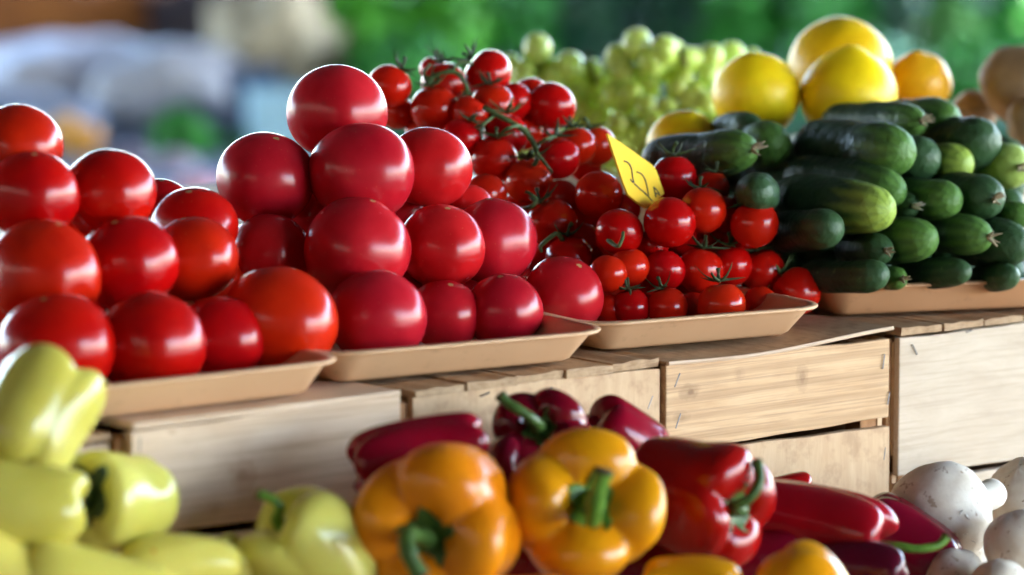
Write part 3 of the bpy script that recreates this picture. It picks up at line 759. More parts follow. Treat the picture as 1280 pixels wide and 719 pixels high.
cucumber((1175,246), T+.16, (1232,248), T+.07, 29, 'dark cucumber with a pale scarred end, third row', M['cu_dark'], 13, 1)
cucumber((1225,271), T+.16, (1275,270), T+.08, 19, 'thin green cucumber at the picture edge, third row', M['cu_mid'], 14)
cucumber((1000,222), T+.18, (1112,240), T+.08, 27, 'long cucumber tucked behind the thick streaked one', M['cu_mid'], 15)
cucumber((945,245), T+.10, (947,241), T+.02, 27, 'dark round cucumber end between cherry tomatoes and the stack', M['cu_dark'], 16)
cucumber((1020,182), T+.22, (1118,190), T+.10, 33, 'long dusty cucumber near the top of the stack', M['cu_mid'], 17)
cucumber((1085,200), T+.22, (1150,197), T+.13, 32, 'smooth dark cucumber end beside the dusty long one', M['cu_dark'], 18)
cucumber((1130,206), T+.24, (1197,205), T+.14, 26, 'cucumber with a bright lime-green tip', M['cu_light'], 19)
cucumber((1165,176), T+.26, (1222,177), T+.16, 33, 'broad dark cucumber beside the brown potatoes', M['cu_dark'], 20)
cucumber((1205,200), T+.26, (1264,208), T+.16, 29, 'pale green striped cucumber at the picture edge', M['cu_striped'], 21, 1)
cucumber((1045,152), T+.30, (1140,152), T+.18, 25, 'cucumber lying across the top under the yellow citrus', M['cu_mid'], 22, 1)
cucumber((1105,153), T+.33, (1180,152), T+.23, 26, 'round green cucumber tip at the top of the stack', M['cu_mid'], 23)
cucumber((825,198), T+.24, (926,188), T+.14, 28, 'long cucumber with a green tip behind the price card', M['cu_mid'], 24, 1)
cucumber((930,182), T+.30, (964,180), T+.20, 28, 'cucumber end between the two cucumber groups, below a yellow fruit', M['cu_mid'], 25)
cucumber((905,165), T+.34, (938,160), T+.26, 22, 'dark cucumber whose tapered end pokes up before a yellow fruit', M['cu_dark'], 26)

k = 60
for y_, dd, x0, x1 in ((338, .17, 985, 1290), (312, .19, 965, 1290), (284, .21, 965, 1290), (256, .24, 985, 1290), (228, .27, 985, 1290), (200, .31, 985, 1270), (222, .36, 870, 980), (200, .40, 900, 1000)):
    x_ = x0
    while x_ < x1:
        cucumber((x_-70, y_), T+dd+.10, (x_, y_+rnd.uniform(-4, 4)), T+dd, 27, 'dark cucumber deep in the stack, glimpsed between others', M['cu_dark'], k); k += 1; x_ += 55

# ------------------------------------------------------------------ citrus, grapes, potatoes at the back
def ball_mesh(name, r, seed, sx=1, sz=1, lump=.02, nip=0.0):
    of = Vector((seed*3.1, seed*1.7, 0))
    def fn(v, a):
        th = v*PI; s, c = math.sin(th), math.cos(th); d = Vector((s*math.cos(a), s*math.sin(a), c))
        k = r*(1+lump*mnoise.noise(d*1.6+of)*2)
        q = Vector((d.x*sx*k, d.y*k, d.z*sz*k))
        if nip and c > .9: q.z += r*nip*((c-.9)/.1)**2
        return q
    return mesh(name, *lathe(36, 26, fn))
gl = 'big yellow citrus fruit piled behind the cucumbers'
for k, (px, py, r_, D, lab, m, nip) in enumerate((
        (945, 119, 55, 4.52, 'yellow citrus fruit with a white-lit rim beside the grapes', M['lemon'], .05),
        (1061, 121, 61, 4.50, 'yellow citrus fruit in front of the topmost one', M['lemon'], .1),
        (1050, 86, 66, 4.62, 'topmost and largest yellow citrus fruit', M['lemon'], .05),
        (1148, 106, 42, 4.62, 'orange citrus fruit beside the yellow ones', M['orange'], .12),
        (855, 184, 47, 4.46, 'lowest yellow citrus fruit behind the long cucumber', M['lemon'], .05))):
    D = DD(px, D)
    o = obj('citrus_fruit', ball_mesh('citrus_fruit', r_/F*D, k+1, 1, .97, .015, nip), m, None, P(px, py, D), frame(cv(rnd.uniform(-.5,.5), 1, rnd.uniform(-.2,.6))))
    tag(o, lab, 'citrus fruit', gl)
for k, (px, py, r_, D, lab) in enumerate(((1278, 107, 49, 4.60, 'largest brown potato, topmost at the picture edge'), (1292, 152, 34, 4.52, 'grey-brown potato below the largest one'), (1218, 140, 27, 4.66, 'tan potato between the orange citrus and the largest potato'))):
    D = DD(px, D)
    o = obj('potato', ball_mesh('potato', r_/F*D, k+9, 1.0, 1.1, .05), M['potato'], None, P(px, py, D), (k, 1, 2)); tag(o, lab, 'potato', 'brown potatoes at the back')
def grape_bunch(label, spots, D, stempx):
    D = DD(850, D)
    e = empty('grape_bunch', P(*stempx, D), label, 'grapes', 'bunches of green grapes')
    r = 16/F*D
    base = ball_mesh('grape', r, 3, .9, 1.12, .02); base.materials.append(M['grape'])
    for (x, y, d, s) in spots:
        o = bpy.data.objects.new('grape', base); o.location = P(x, y, D+d)-Vector(e.location); o.rotation_euler = frame(cv(rnd.uniform(-.35,.35), 1, rnd.uniform(-.3,.5))).to_euler(); o.scale = (s, s, s)
        link(o, e)
    mb = MB()
    mb.tube(spline([tuple(P(*stempx, D)), tuple(P(stempx[0]+12, stempx[1]+55, D+.02)), tuple(P(stempx[0]+4, stempx[1]+120, D+.03))], 10), .0025, 6)
    for k in range(8):
        a = P(stempx[0]+8, stempx[1]+14*k, D+.02); mb.tube([a, a+Vector((rnd.uniform(-.03,.03), rnd.uniform(-.02,.02), rnd.uniform(-.01,.01)))], .0013, 5)
    part(mb, 'stalk', M['brown_tip'], e, smooth=True)
def scatter(poly_x, top, bot, step, jit, fixed=()):
    out = list(fixed); y = top
    row = 0
    while y < bot:
        x = poly_x[0]+(step/2 if row % 2 else 0)
        while x < poly_x[1]:
            out.append((x+rnd.uniform(-jit, jit), y+rnd.uniform(-jit, jit), -.012*row+rnd.uniform(-.012, .012)+.03, rnd.uniform(.85, 1.1))); x += step
        y += step*.80; row += 1
    return out
sp1 = [s for s in scatter((640, 768), 88, 215, 25, 6, [(672, 62, .01, 1.15), (655, 92, 0, 1), (712, 85, 0, 1.2), (690, 100, 0, 1)])]
grape_bunch('paler bunch of green grapes behind the smooth round cherry tomato', sp1, 4.92, (735, 70))
sp2 = scatter((768, 905), 74, 215, 25, 6, [(796, 56, .01, 1.2), (830, 64, 0, 1.15), (814, 78, 0, 1.1), (772, 72, .02, 1), (858, 76, .02, 1.0)])
grape_bunch('yellow-green bunch of grapes beside the lowest yellow citrus fruit', sp2, 4.88, (850, 60))
grape_bunch('few pale grapes showing over the citrus fruit', [(915, 72, 0, 1.15), (938, 78, .02, 1.0), (900, 84, .01, 1), (925, 100, .01, 1), (896, 108, 0, 1)], 4.96, (910, 70))

# ------------------------------------------------------------------ peppers
PROF = dict(
 bell=[(0,.10),(.20,.03),(.50,-.01),(.80,.05),(.96,.22),(1.0,.48),(1.03,.74),(.95,.92),(.70,1.0),(.42,.97),(.24,.88),(.10,.83),(0,.82)],
 egg=[(0,.0),(.30,.008),(.58,.06),(.82,.19),(.97,.40),(1.0,.58),(.95,.76),(.80,.91),(.52,.98),(.22,.94),(.10,.91),(0,.90)],
 block=[(0,.06),(.25,.01),(.55,.0),(.80,.07),(.90,.25),(.96,.5),(1.0,.75),(.92,.93),(.66,1.0),(.40,.98),(.22,.91),(.10,.87),(0,.86)],
 long=[(0,.0),(.22,.0),(.42,.03),(.62,.13),(.78,.32),(.92,.56),(1.0,.78),(.92,.93),(.66,1.0),(.40,.98),(.22,.91),(.10,.87),(0,.86)])
def pepper_mesh(L, R, prof, nl, ld, seed, sharp=2.0):
    rg = random.Random(seed); ph = rg.uniform(0, 6); pr = spline([(a, b_, 0) for a, b_ in PROF[prof]], 44)
    lob = [rg.uniform(.9, 1.1) for _ in range(nl)]; lz = [rg.uniform(-.035, .035) for _ in range(nl)]; bx, by = rg.uniform(-.08, .08), rg.uniform(-.08, .08); tw = rg.uniform(-.35, .35)
    of = Vector((seed*2.3, seed*.7, 1))
    def fn(v, a):
        q = pr[round(v*44)]; u = min(max(q.y, 0), 1)
        aa = (a+ph+tw*u) % (2*PI); k = aa/(2*PI)*nl; i = int(k) % nl; f = k-int(k)
        s = math.sin(PI*f); crease = (1-s)**sharp
        w = 1-math.cos(2*PI*f); w = w/2
        end = .22+2.2*abs(u-.5)**1.5
        side = lob[i]*w+(1-w)*1.0
        m_ = side*(1-ld*crease*end*1.15)
        x = q.x*R*m_; z = (q.y-.5)*L
        z += ((1 if u > .5 else -1)*abs(u-.5)*2)**3*L*(.10*(s-.6)*ld/.15+lz[i]*w)*min(1, q.x*2)
        nn = 1+.03*mnoise.noise(Vector((math.cos(a)*1.3, math.sin(a)*1.3, u*2.2))+of)
        x *= nn; bow = 1-(2*u-1)**2
        return Vector((x*math.cos(a)+bx*L*bow, x*math.sin(a)+by*L*bow, z))
    return mesh('pepper', *lathe(72, 44, fn))
gp = {'red': 'red peppers heaped in front of the crates', 'yel': 'yellow and orange peppers in the front', 'pale': 'pale yellow-green peppers in the corner'}
def pepper(px, py, D, L, R, axis, label, m, grp, prof='bell', nl=4, ld=.15, seed=1, stem=None, stem_r=.0062, calyx=True, cal_r=.42, sharp=2.0, roll=0, stem_mat='pep_stem', tip=True):
    D = DD(px, D); L = L/F*D; R = R/F*D; ax = cv(*axis); rot = frame(ax, roll); c = P(px, py, D)
    o = obj('pepper', pepper_mesh(L, R, prof, nl, ld, seed, sharp), m, None, c, rot); tag(o, label, 'pepper', grp)
    inv = rot.inverted(); rg = random.Random(seed+70)
    top = .83 if prof == 'bell' else .87
    if calyx:
        cr = R*cal_r; vs = []; fs = []; N = 30; rings = 6; ph = rg.uniform(0, 6)
        for j in range(rings+1):
            for k in range(N):
                a = 2*PI*k/N; u = j/rings; rr = cr*u*(1+.22*math.cos(5*a+ph)*u+.10*math.cos(9*a+ph*2)*u)
                # follow the sunken shoulder of the fruit
                zz = (top-.5)*L + L*(.985-top)*min(1, (rr/(R*.44))**1.6) + .0022*(1.3-u)+(.003*math.sin(7*a) * u if j == rings else 0)
                vs.append(Vector((rr*math.cos(a), rr*math.sin(a), zz)))
        for j in range(rings):
            for k in range(N): fs.append((j*N+k, j*N+(k+1) % N, (j+1)*N+(k+1) % N, (j+1)*N+k))
        nv = len(vs); vs += [v-Vector((0,0,.0022)) for v in vs]; fs += [tuple(i+nv for i in f)[::-1] for f in fs]
        for k in range(N): fs.append((rings*N+k, rings*N+nv+k, rings*N+nv+(k+1) % N, rings*N+(k+1) % N)[::-1])
        obj('calyx', mesh('calyx', vs, fs), M[stem_mat], o)
    if stem:
        b_ = Vector((0, 0, (top-.5)*L)); pts = [tuple(b_), tuple(b_+Vector((0, 0, .012)))]
        Db = depth(c+rot @ b_)
        for x, y, d in stem: pts.append(tuple(inv @ (P(x, y, Db+d)-c)))
        s_ = spline(pts, 22); n_ = len(s_)
        rad = [stem_r*(1.55-.75*min(1, k/8))*(1+.05*math.sin(k*1.3)) for k in range(n_)]
        rad[-1] *= 1.15; rad[-2] *= 1.12
        mb = MB().tube(s_, rad, 10); st = mb.build('stem', M[stem_mat], o)
        if tip:
            e1 = s_[-1]; dd = (s_[-1]-s_[-2]).normalized()
            MB().tube([e1-dd*.0022, e1+dd*.0003, e1+dd*.0012], [rad[-1]*1.05, rad[-1]*1.06, rad[-1]*.7], 10).build('stem_tip', M['brown_tip'], st)
    return o
R_, Y_, Q_ = gp['red'], gp['yel'], gp['pale']
pepper(737, 642, 3.58, 130, 96, (.08,.30,.94), 'big yellow pepper facing the viewer with a green stem standing up', M['pep_yellow'], Y_, 'bell', 4, .26, 3, [(741, 650, -.045), (746, 622, -.062), (755, 588, -.068)], .0092, roll=.5, cal_r=.34)
pepper(552, 664, 3.56, 140, 96, (-.30,-.08,.92), 'big orange pepper with its dark stem curling down', M['pep_orange'], Y_, 'bell', 4, .18, 5, [(510, 668, -.046), (511, 692, -.060), (526, 720, -.060)], .0090, roll=.9, cal_r=.34, stem_mat='pep_stem_dark')
pepper(866, 623, 3.66, 168, 80, (.72,-.14,.66), 'big shiny red pepper with a dark hooked stem', M['pep_red_hot'], R_, 'block', 4, .15, 7, [(918, 634, -.020), (938, 622, -.022), (950, 600, -.018), (946, 577, -.010)], .0056, roll=1.15, cal_r=.34, stem_mat='pep_stem_dark')
pepper(1012, 662, 3.74, 190, 60, (.93,-.22,.28), 'long red pepper with a bright green stem trailing outwards', M['pep_red_hot'], R_, 'block', 4, .10, 9, [(1118, 682, -.012), (1145, 686, -.014), (1172, 682, -.010), (1184, 670, -.006)], .0048, roll=1.2, cal_r=.3)
pepper(1128, 684, 3.84, 130, 52, (.75,-.6,.15), 'red pepper with its calyx turned down against the mushrooms', M['pep_red'], R_, 'block', 3, .08, 11, [(1186, 722, -.004), (1192, 735, 0)], .0045, roll=.2)
pepper(524, 568, 3.64, 165, 45, (-.95,-.22,.15), 'crumpled red pepper lying on its side against the pale crate', M['pep_red_hot'], R_, 'block', 3, .16, 13, roll=.6, calyx=False)
pepper(528, 618, 3.66, 150, 46, (.93,.12,.1), 'dark red pepper behind the orange one', M['pep_red'], R_, 'block', 3, .10, 15, roll=.2, calyx=False)
pepper(682, 558, 3.74, 120, 61, (-.16,.46,.84), 'dark red pepper whose long green stem ends in a dried tip', M['pep_red'], R_, 'bell', 4, .20, 17, [(670, 528, -.034), (654, 516, -.042), (637, 506, -.042), (625, 494, -.040)], .0058, roll=.1, cal_r=.34, stem_mat='pep_stem_dark')
pepper(780, 547, 3.80, 105, 45, (.6,-.5,-.5), 'small red pepper peeping up against the tan crate', M['pep_red_hot'], R_, 'block', 3, .10, 19, calyx=False)
pepper(628, 600, 3.72, 110, 46, (.4,.3,.4), 'deep red pepper in shade behind the two yellow ones', M['pep_red'], R_, 'block', 3, .10, 21, calyx=False)
pepper(968, 620, 3.88, 90, 28, (.9,.1,-.2), 'sliver of red pepper behind the long one', M['pep_red_hot'], R_, 'block', 3, .1, 23, calyx=False)
pepper(1068, 722, 3.68, 120, 40, (.95,-.05,.2), 'purple-red pepper below the long one', M['pep_purple'], R_, 'block', 3, .08, 25, roll=1, calyx=False)
pepper(1006, 752, 3.52, 140, 64, (.25,-.85,-.2), 'low yellow pepper before the long red one', M['pep_yellow'], Y_, 'egg', 3, .07, 27, roll=2, calyx=False)
pepper(862, 743, 3.52, 120, 44, (.9,-.1,.2), 'low yellow pepper under the hooked-stem red one', M['pep_yellow'], Y_, 'block', 3, .10, 29, roll=1, calyx=False)
pepper(640, 752, 3.50, 130, 40, (.9,0,.1), 'yellow pepper at the bottom edge between the two big ones', M['pep_orange'], Y_, 'block', 3, .12, 31, calyx=False)
pepper(640, 690, 3.72, 150, 50, (.9,.1,.1), 'dark red pepper deep between the two big yellow and orange ones', M['pep_red'], R_, 'block', 3, .08, 33, calyx=False)
pepper(812, 706, 3.72, 150, 50, (.9,-.1,.1), 'dark red pepper deep under the hooked-stem one', M['pep_red'], R_, 'block', 3, .08, 35, calyx=False)
pepper(930, 712, 3.74, 140, 44, (.9,.1,.1), 'dark red pepper under the long one', M['pep_red'], R_, 'block', 3, .08, 37, calyx=False)
# pale peppers, nearer
pepper(46, 526, 3.54, 155, 68, (.38,.80,-.46), 'lobed pale pepper topmost in its heap, wide wavy end up', M['pep_pale'], Q_, 'bell', 4, .13, 41, calyx=False, roll=.3)
pepper(15, 628, 3.48, 175, 60, (-.95,.10,.12), 'pale pepper lying level below the topmost one', M['pep_pale'], Q_, 'block', 3, .08, 43, calyx=False, roll=1.0)
pepper(146, 622, 3.58, 130, 66, (-.56,.06,.80), 'pale pepper with a dark green hollow stem end', M['pep_pale'], Q_, 'bell', 3, .10, 45, [(104, 624, -.006), (100, 632, -.010)], .008, cal_r=.62, roll=.7, tip=False, stem_mat='dark_stem')
pepper(4, 712, 3.45, 120, 52, (-.8,.4,.2), 'pale pepper with an orange tinge in the bottom corner', M['pep_blush'], Q_, 'block', 3, .10, 47, calyx=False)
pepper(126, 730, 3.45, 190, 60, (-.93,.12,.1), 'pale pepper with an orange blush along the bottom edge', M['pep_blush'], Q_, 'long', 3, .08, 49, calyx=False)
pepper(226, 716, 3.54, 150, 46, (-.9,-.15,.2), 'pointed pale pepper with a small orange spot', M['pep_blush'], Q_, 'long', 3, .08, 51, calyx=False)
pepper(396, 706, 3.58, 165, 74, (-.60,.72,.30), 'creased pale pepper standing up with a short green stem', M['pep_pale'], Q_, 'block', 3, .14, 53, [(350, 634, -.012), (340, 624, -.014), (322, 617, -.014)], .0050, cal_r=.18, roll=.9)
pepper(486, 726, 3.6, 90, 32, (.6,.5,.1), 'small pale pepper at the bottom edge beside the orange one', M['pep_pale'], Q_, 'block', 3, .08, 55, calyx=False)
pepper(284, 732, 3.58, 110, 36, (.3,.8,.2), 'greenish pale pepper low between the pointed and the creased one', M['pep_pale'], Q_, 'block', 3, .08, 57, calyx=False)

# ------------------------------------------------------------------ mushrooms
def mushroom(px, py, D, r_px, axis, label, seed, stem=True):
    D = DD(px, D); r = r_px/F*D; rg = random.Random(seed); of = Vector((seed, 2, 3)); rot = frame(cv(*axis), rg.uniform(0, 6)); c = P(px, py, D)
    pr = spline([(0, -.92, 0), (.50, -.81, 0), (.85, -.50, 0), (1.0, -.04, 0), (.99, .30, 0), (.88, .56, 0), (.68, .62, 0), (.45, .56, 0), (0, .50, 0)], 30)   # +Z = stem side
    def fn(v, a):
        q = pr[round(v*30)]; d = Vector((math.cos(a), math.sin(a), q.y)); k = 1+.07*mnoise.noise(d*1.1+of)+.02*mnoise.noise(d*4+of)
        return Vector((q.x*r*k*math.cos(a), q.x*r*k*math.sin(a), q.y*r*k))
    o = obj('mushroom', mesh('mushroom', *lathe(44, 30, fn)), M['mush'], None, c, rot); tag(o, label, 'mushroom', 'white mushrooms beside the red peppers')
    e_ = 1.5 if seed == 1 else 1.0
    mb = MB().tube(spline([(0,0,r*.25), (0,0,r*.6*e_), (r*.03,0,r*.95*e_), (r*.08,0,r*1.12*e_)], 10), [r*.30,r*.29,r*.28,r*.28,r*.28,r*.29,r*.30,r*.31,r*.31,r*.28,r*.18], 16)
    mb.build('stalk', M['mush_stem'], o)
    if seed == 1:                                          # torn flaps of skin on the biggest cap
        inv = rot.inverted()
        for x, y, L_, a in ((1201, 640, .006, .9), (1208, 646, .007, -.8), (1205, 668, .006, .5), (1180, 662, .005, 1.2), (1216, 676, .005, -.5)):
            # a little curl of torn skin standing off the cap
            ry_ = ray(x, y); q = c-CAM; tt = q.dot(ry_)/ry_.length_squared; off = (CAM+ry_*tt-c).length; p_ = CAM+ry_*(tt-math.sqrt(max(r*r*1.0-off*off, 0)))
            d1 = (RT*math.cos(a)+UP*math.sin(a))*L_; n_ = (p_-c).normalized(); vs = []; fs = []
            for j in range(6):
                u = j/5; w_ = n_.cross(d1.normalized())*L_*.22*math.sin(PI*(u*.9+.05))
                for sgn in (-1, 1): vs.append(inv @ (p_+d1*(u-.5)+n_*(.0006+.0022*(2*u-1)**2*(1 if sgn > 0 else .4))+w_*sgn-c))
            for j in range(5): fs.append((2*j, 2*j+1, 2*j+3, 2*j+2))
            fl = obj('skin_flake', mesh('skin_flake', vs, fs), M['mush_stem'], o); sm = fl.modifiers.new('thickness', 'SOLIDIFY'); sm.thickness = .0005
    return o
mushroom(1174, 642, 3.88, 64, (.76,.20,-.60), 'largest mushroom, speckled cap, its stalk poking out sideways', 1)
mushroom(1288, 622, 4.03, 54, (.3,-.6,-.4), 'shaded mushroom behind the stalk of the largest one', 2)
mushroom(1276, 680, 3.80, 46, (.2,-.8,.0), 'clean round mushroom with one dark nick, at the picture edge', 3)
mushroom(1193, 722, 3.80, 40, (-.2,-.8,.2), 'small white mushroom touching the turned-down red pepper', 4)
mushroom(1250, 736, 3.74, 40, (.1,-.9,.1), 'mushroom cap low at the bottom edge', 5)
mushroom(1212, 702, 3.90, 30, (.3,-.8,-.2), 'brownish mushroom in the gap under the largest one', 6)

# ------------------------------------------------------------------ the stall across the aisle, far out of focus
M['cloth'] = m_plain('pale grey blue cloth', (.14, .16, .21), (.22, .24, .30), .8, 6, bumps=.3)
M['plastic_bag'] = m_skin('white lilac plastic', (.32, .31, .34), (.42, .41, .44), .3, 8, .6, 0)
M['rust_card'] = m_plain('rust brown cardboard', (.20, .07, .025), (.36, .13, .03), .8, 8)
M['dark_box'] = m_plain('dark brown wood', (.04, .03, .035), (.09, .07, .07), .7, 8)
M['teal'] = m_plain('pale teal plastic', (.25, .42, .50), (.36, .54, .62), .4, 8, bumps=.05)
M['navy'] = m_plain('navy plastic', (.03, .05, .11), (.06, .09, .16), .4, 8, bumps=.05)
M['leaf_bright'] = m_leaf('bright herb leaf', (.035, .26, .012), (.12, .46, .03))
M['leaf_mid'] = m_leaf('mid herb leaf', (.016, .17, .02), (.05, .34, .035))
M['leaf_dark'] = m_leaf('dark teal herb leaf', (.008, .06, .032), (.022, .12, .05))
M['leaf_pale'] = m_leaf('pale lettuce leaf', (.06, .22, .04), (.14, .34, .09))
M['cabbage'] = m_skin('grey purple cabbage', (.16, .12, .16), (.30, .24, .28), .5, 9, .4, 0)
M['pink'] = m_plain('pink plastic', (.55, .22, .26), (.66, .34, .36), .5, 9)
BGK = 10/7; DB = 10.0
rt = Matrix((RT, Vector((-RT.y, RT.x, 0)), Vector((0,0,1)))).transposed(); FH = Vector((-RT.y, RT.x, 0))
def stand(label, px0, px1, tiers, m):
    """stepped display stand seen square-on across the aisle"""
    e = empty('market_stand', P((px0+px1)/2, 240, tiers[0][0])*1.0, label, 'stand'); e.location.z = 0
    D_end = tiers[-1][1]; o_ = Vector((CAM.x, CAM.y, 0))
    for k, (Da, Db, py) in enumerate(tiers):
        z = P(640, py, Da).z; x0, x1 = (px0-640)/F*10, (px1-640)/F*10
        part(MB().box(x0, x1, Da+.003*(k > 0), Db, 0.02 if k else .12, z, rt, o_), 'step', m, e, .006)
    for x in (x0+.03, x1-.08):
        part(MB().box(x, x+.05, tiers[0][0]+.02, tiers[0][0]+.07, 0, .118, rt, o_), 'leg', M['dark_box'], e)
stand('stepped stand under grey-blue cloth across the aisle, with bags and boxes', -420, 408, ((8.4, 9.0, 240), (9.0, 9.45, 200), (9.45, 9.75, 168), (9.75, 11.2, 105)), M['cloth'])
stand('stepped stand under dark green cloth across the aisle, with herbs', 411, 1650, ((8.8, 9.3, 215), (9.3, 9.7, 150), (9.7, 11.0, 95)), M['leaf_dark'])
def bunch_mesh(seed, rx, ry, rz, n, leaf=.05):
    rg = random.Random(seed); vs = []; fs = []
    for _ in range(n):
        d = Vector((rg.gauss(0,1), rg.gauss(0,1), abs(rg.gauss(0,1))*.9+.05)).normalized(); k = rg.uniform(.55, 1.0)**.6
        lump = 1+.22*mnoise.noise(d*2.2+Vector((seed, 0, 0)))
        c = Vector((d.x*rx, d.y*ry, d.z*rz))*k*lump
        nrm = (d+Vector((rg.uniform(-1,1), rg.uniform(-1,1), rg.uniform(-.5,1)))*.7).normalized(); m3 = frame(nrm, rg.uniform(0, 6)); L = leaf*rg.uniform(.6, 1.3); b0 = len(vs)
        for x, y, z in ((0,-.5,0), (-.34,-.1,.1), (0,0,-.06), (.34,-.1,.1), (-.22,.3,.04), (.22,.3,.04), (0,.6,-.14)): vs.append(c+m3 @ (Vector((x, y, z))*L))
        fs += [(b0, b0+2, b0+1), (b0, b0+3, b0+2), (b0+1, b0+2, b0+6, b0+4), (b0+2, b0+3, b0+5, b0+6)]
    return mesh('leaves', vs, fs, False)
def stalks(parent, h, n, m):
    mb = MB()
    for _ in range(n):
        a = rnd.uniform(0, 6); q = Vector((math.cos(a), math.sin(a), 0)); mb.tube([q*.012, q*.03+Vector((0,0,h*.6))], .003, 5)
    mb.build('stalks', m, parent)
gh = 'bunches of green herbs on the stand across the aisle'
def herb(px, py, D, w, h, label, m, seed, n=420):
    """px, py: middle of the foliage"""
    D *= BGK; s = D/F; c = P(px, py, D); e = empty('herb_bunch', c-Vector((0,0,h*s*.5)), label, 'herb bunch', gh)
    o = obj('leaves', bunch_mesh(seed, w*s/2, w*s/2*.8, h*s, n), m, e); stalks(e, h*s*.6, 9, M['pep_stem'])
herb(455, 20, 6.9, 150, 130, 'bright green herb bunch beside the tan sack', M['leaf_bright'], 1)
herb(560, 10, 6.95, 150, 150, 'bright green herb bunch above the top cherry tomatoes', M['leaf_bright'], 2)
herb(505, 75, 6.75, 150, 70, 'mid-green herb bunch lying low behind the lone cherry tomato', M['leaf_mid'], 3)
herb(650, 30, 7.0, 140, 170, 'dark green herb bunch behind the paler grapes', M['leaf_mid'], 4)
herb(740, 20, 7.05, 150, 180, 'blue-green dark herb bunch above the grapes', M['leaf_dark'], 5)
herb(840, 10, 7.05, 150, 190, 'darkest herb bunch beyond the yellow-green grapes', M['leaf_dark'], 6)
herb(620, 110, 6.75, 160, 70, 'dark low herb bunch behind the grapes and tomatoes', M['leaf_dark'], 12)
herb(930, 10, 7.0, 130, 180, 'mid-green herb bunch beyond the white-lit citrus fruit', M['leaf_mid'], 7)
herb(1030, -10, 7.0, 150, 160, 'tall mid-green herb bunch over the topmost citrus fruit', M['leaf_mid'], 8)
herb(1115, 40, 7.1, 130, 190, 'dark herb bunch beyond the orange citrus fruit', M['leaf_dark'], 9)
herb(1190, 25, 6.85, 90, 70, 'pale green lettuce-like bunch over the tan potato', M['leaf_pale'], 10)
herb(1215, 90, 6.8, 150, 90, 'mid-green bunch just behind the potatoes', M['leaf_mid'], 13)
herb(1290, 10, 7.0, 160, 150, 'leafy mid-green bunch at the picture edge', M['leaf_mid'], 11)
herb(810, 110, 6.75, 240, 90, 'wide dark herb bunch lying behind the grapes', M['leaf_dark'], 14, 600)
herb(1010, 120, 6.75, 260, 110, 'wide mid-green bunch lying behind the citrus fruit', M['leaf_mid'], 15, 600)
herb(225, 168, 6.4, 90, 60, 'bright lettuce glowing green in the dip between the piles', M['leaf_mid'], 16, 260)
herb(310, 185, 6.5, 110, 40, 'dull green leaves beside the third-tier pink tomato', M['leaf_mid'], 17, 260)
def heap(name, px, py, D, w, h, label, cat, m, seed, lump=.16, depth_k=.8):
    D *= BGK; s = D/F; of = Vector((seed*5.1, 0, 0))
    def fn(v, a):
        th = v*PI; d = Vector((math.sin(th)*math.cos(a), math.sin(th)*math.sin(a), math.cos(th)))
        k = 1+lump*(mnoise.noise(d*1.7+of)*1.4+.5*mnoise.noise(d*4.1+of)); return Vector((d.x*w*s/2*k, d.y*w*s/2*depth_k*k, d.z*h*s/2*k))
    o = obj(name, mesh(name, *lathe(40, 26, fn)), m, None, P(px, py, D), (0, 0, math.radians(-31))); return tag(o, label, cat)
heap('plastic_bag', 95, 105, 6.9, 270, 120, 'wide lilac-white plastic bag heap over the orange-red pile', 'bag', M['plastic_bag'], 1)
heap('plastic_bag', 215, 110, 6.75, 190, 110, 'lilac-white plastic bag beside the tan sack', 'bag', M['plastic_bag'], 2)
heap('plastic_bag', 30, 150, 6.5, 200, 70, 'pale crumpled plastic bag just over the topmost orange-red tomato', 'bag', M['cloth'], 3)
heap('sack', 350, 48, 6.85, 175, 130, 'tan burlap sack beside the bright green herbs', 'sack', M['burlap'], 4, .24)
heap('cabbage', 215, 215, 6.2, 70, 55, 'grey-purple cabbage in the dip between the two tomato piles', 'cabbage', M['cabbage'], 5, .06)
heap('cabbage', 165, 205, 6.3, 60, 45, 'smaller dull purple cabbage near the bright lettuce', 'cabbage', M['cabbage'], 6, .06)
heap('plastic_bag', 245, 238, 5.9, 60, 34, 'small pink plastic bag low in the dip between piles', 'bag', M['pink'], 7, .12)
for k, (px, py, lab) in enumerate(((82, 160, 'orange beyond the third-tier tomato with rim light'), (108, 172, 'orange nearest the bright lettuce across the aisle'), (96, 178, 'lowest orange of the three across the aisle'))):
    D = 9.0; o = obj('orange', ball_mesh('orange', 19/F*D, k+30), M['orange_dull'], None, P(px, py, D)); tag(o, lab, 'orange', 'oranges on the stand across the aisle')
def box_thing(name, px, py, D, w, h, dp, label, cat, m, m2=None):
    """open-topped box: walls, base"""
    D *= BGK; s = D/F; c = P(px, py, D); e = empty(name, c-Vector((0,0,h*s/2)), label, cat); e.rotation_euler = (0, 0, math.radians(-31)); W, H, Dp = w*s/2, h*s, dp*s/2
    mb = MB().box(-W, W, -Dp, -Dp+.01, 0, H).box(-W, W, Dp-.01, Dp, 0, H).box(-W, -W+.01, -Dp+.0105, Dp-.0105, 0, H).box(W-.01, W, -Dp+.0105, Dp-.0105, 0, H)
    mb.build('side_walls', m, e, False); MB().box(-W+.011, W-.011, -Dp+.011, Dp-.011, .001, .012).build('base', m, e, False)
    MB().box(-W-.004, W+.004, -Dp-.004, -Dp-.0005, H*.8, H*.98).build('front_lip', m2 or m, e, False)
box_thing('cardboard_box', 40, -60, 8.2, 330, 170, 200, 'tall dark brown carton behind the rust-brown boxes', 'box', M['dark_box'])
box_thing('cardboard_box', 330, -70, 8.4, 240, 190, 200, 'tall dark carton standing behind the tan sack', 'box', M['dark_box'])
box_thing('cardboard_box', 30, 18, 7.15, 170, 60, 120, 'rust-brown cardboard box at the upper picture edge', 'box', M['rust_card'])
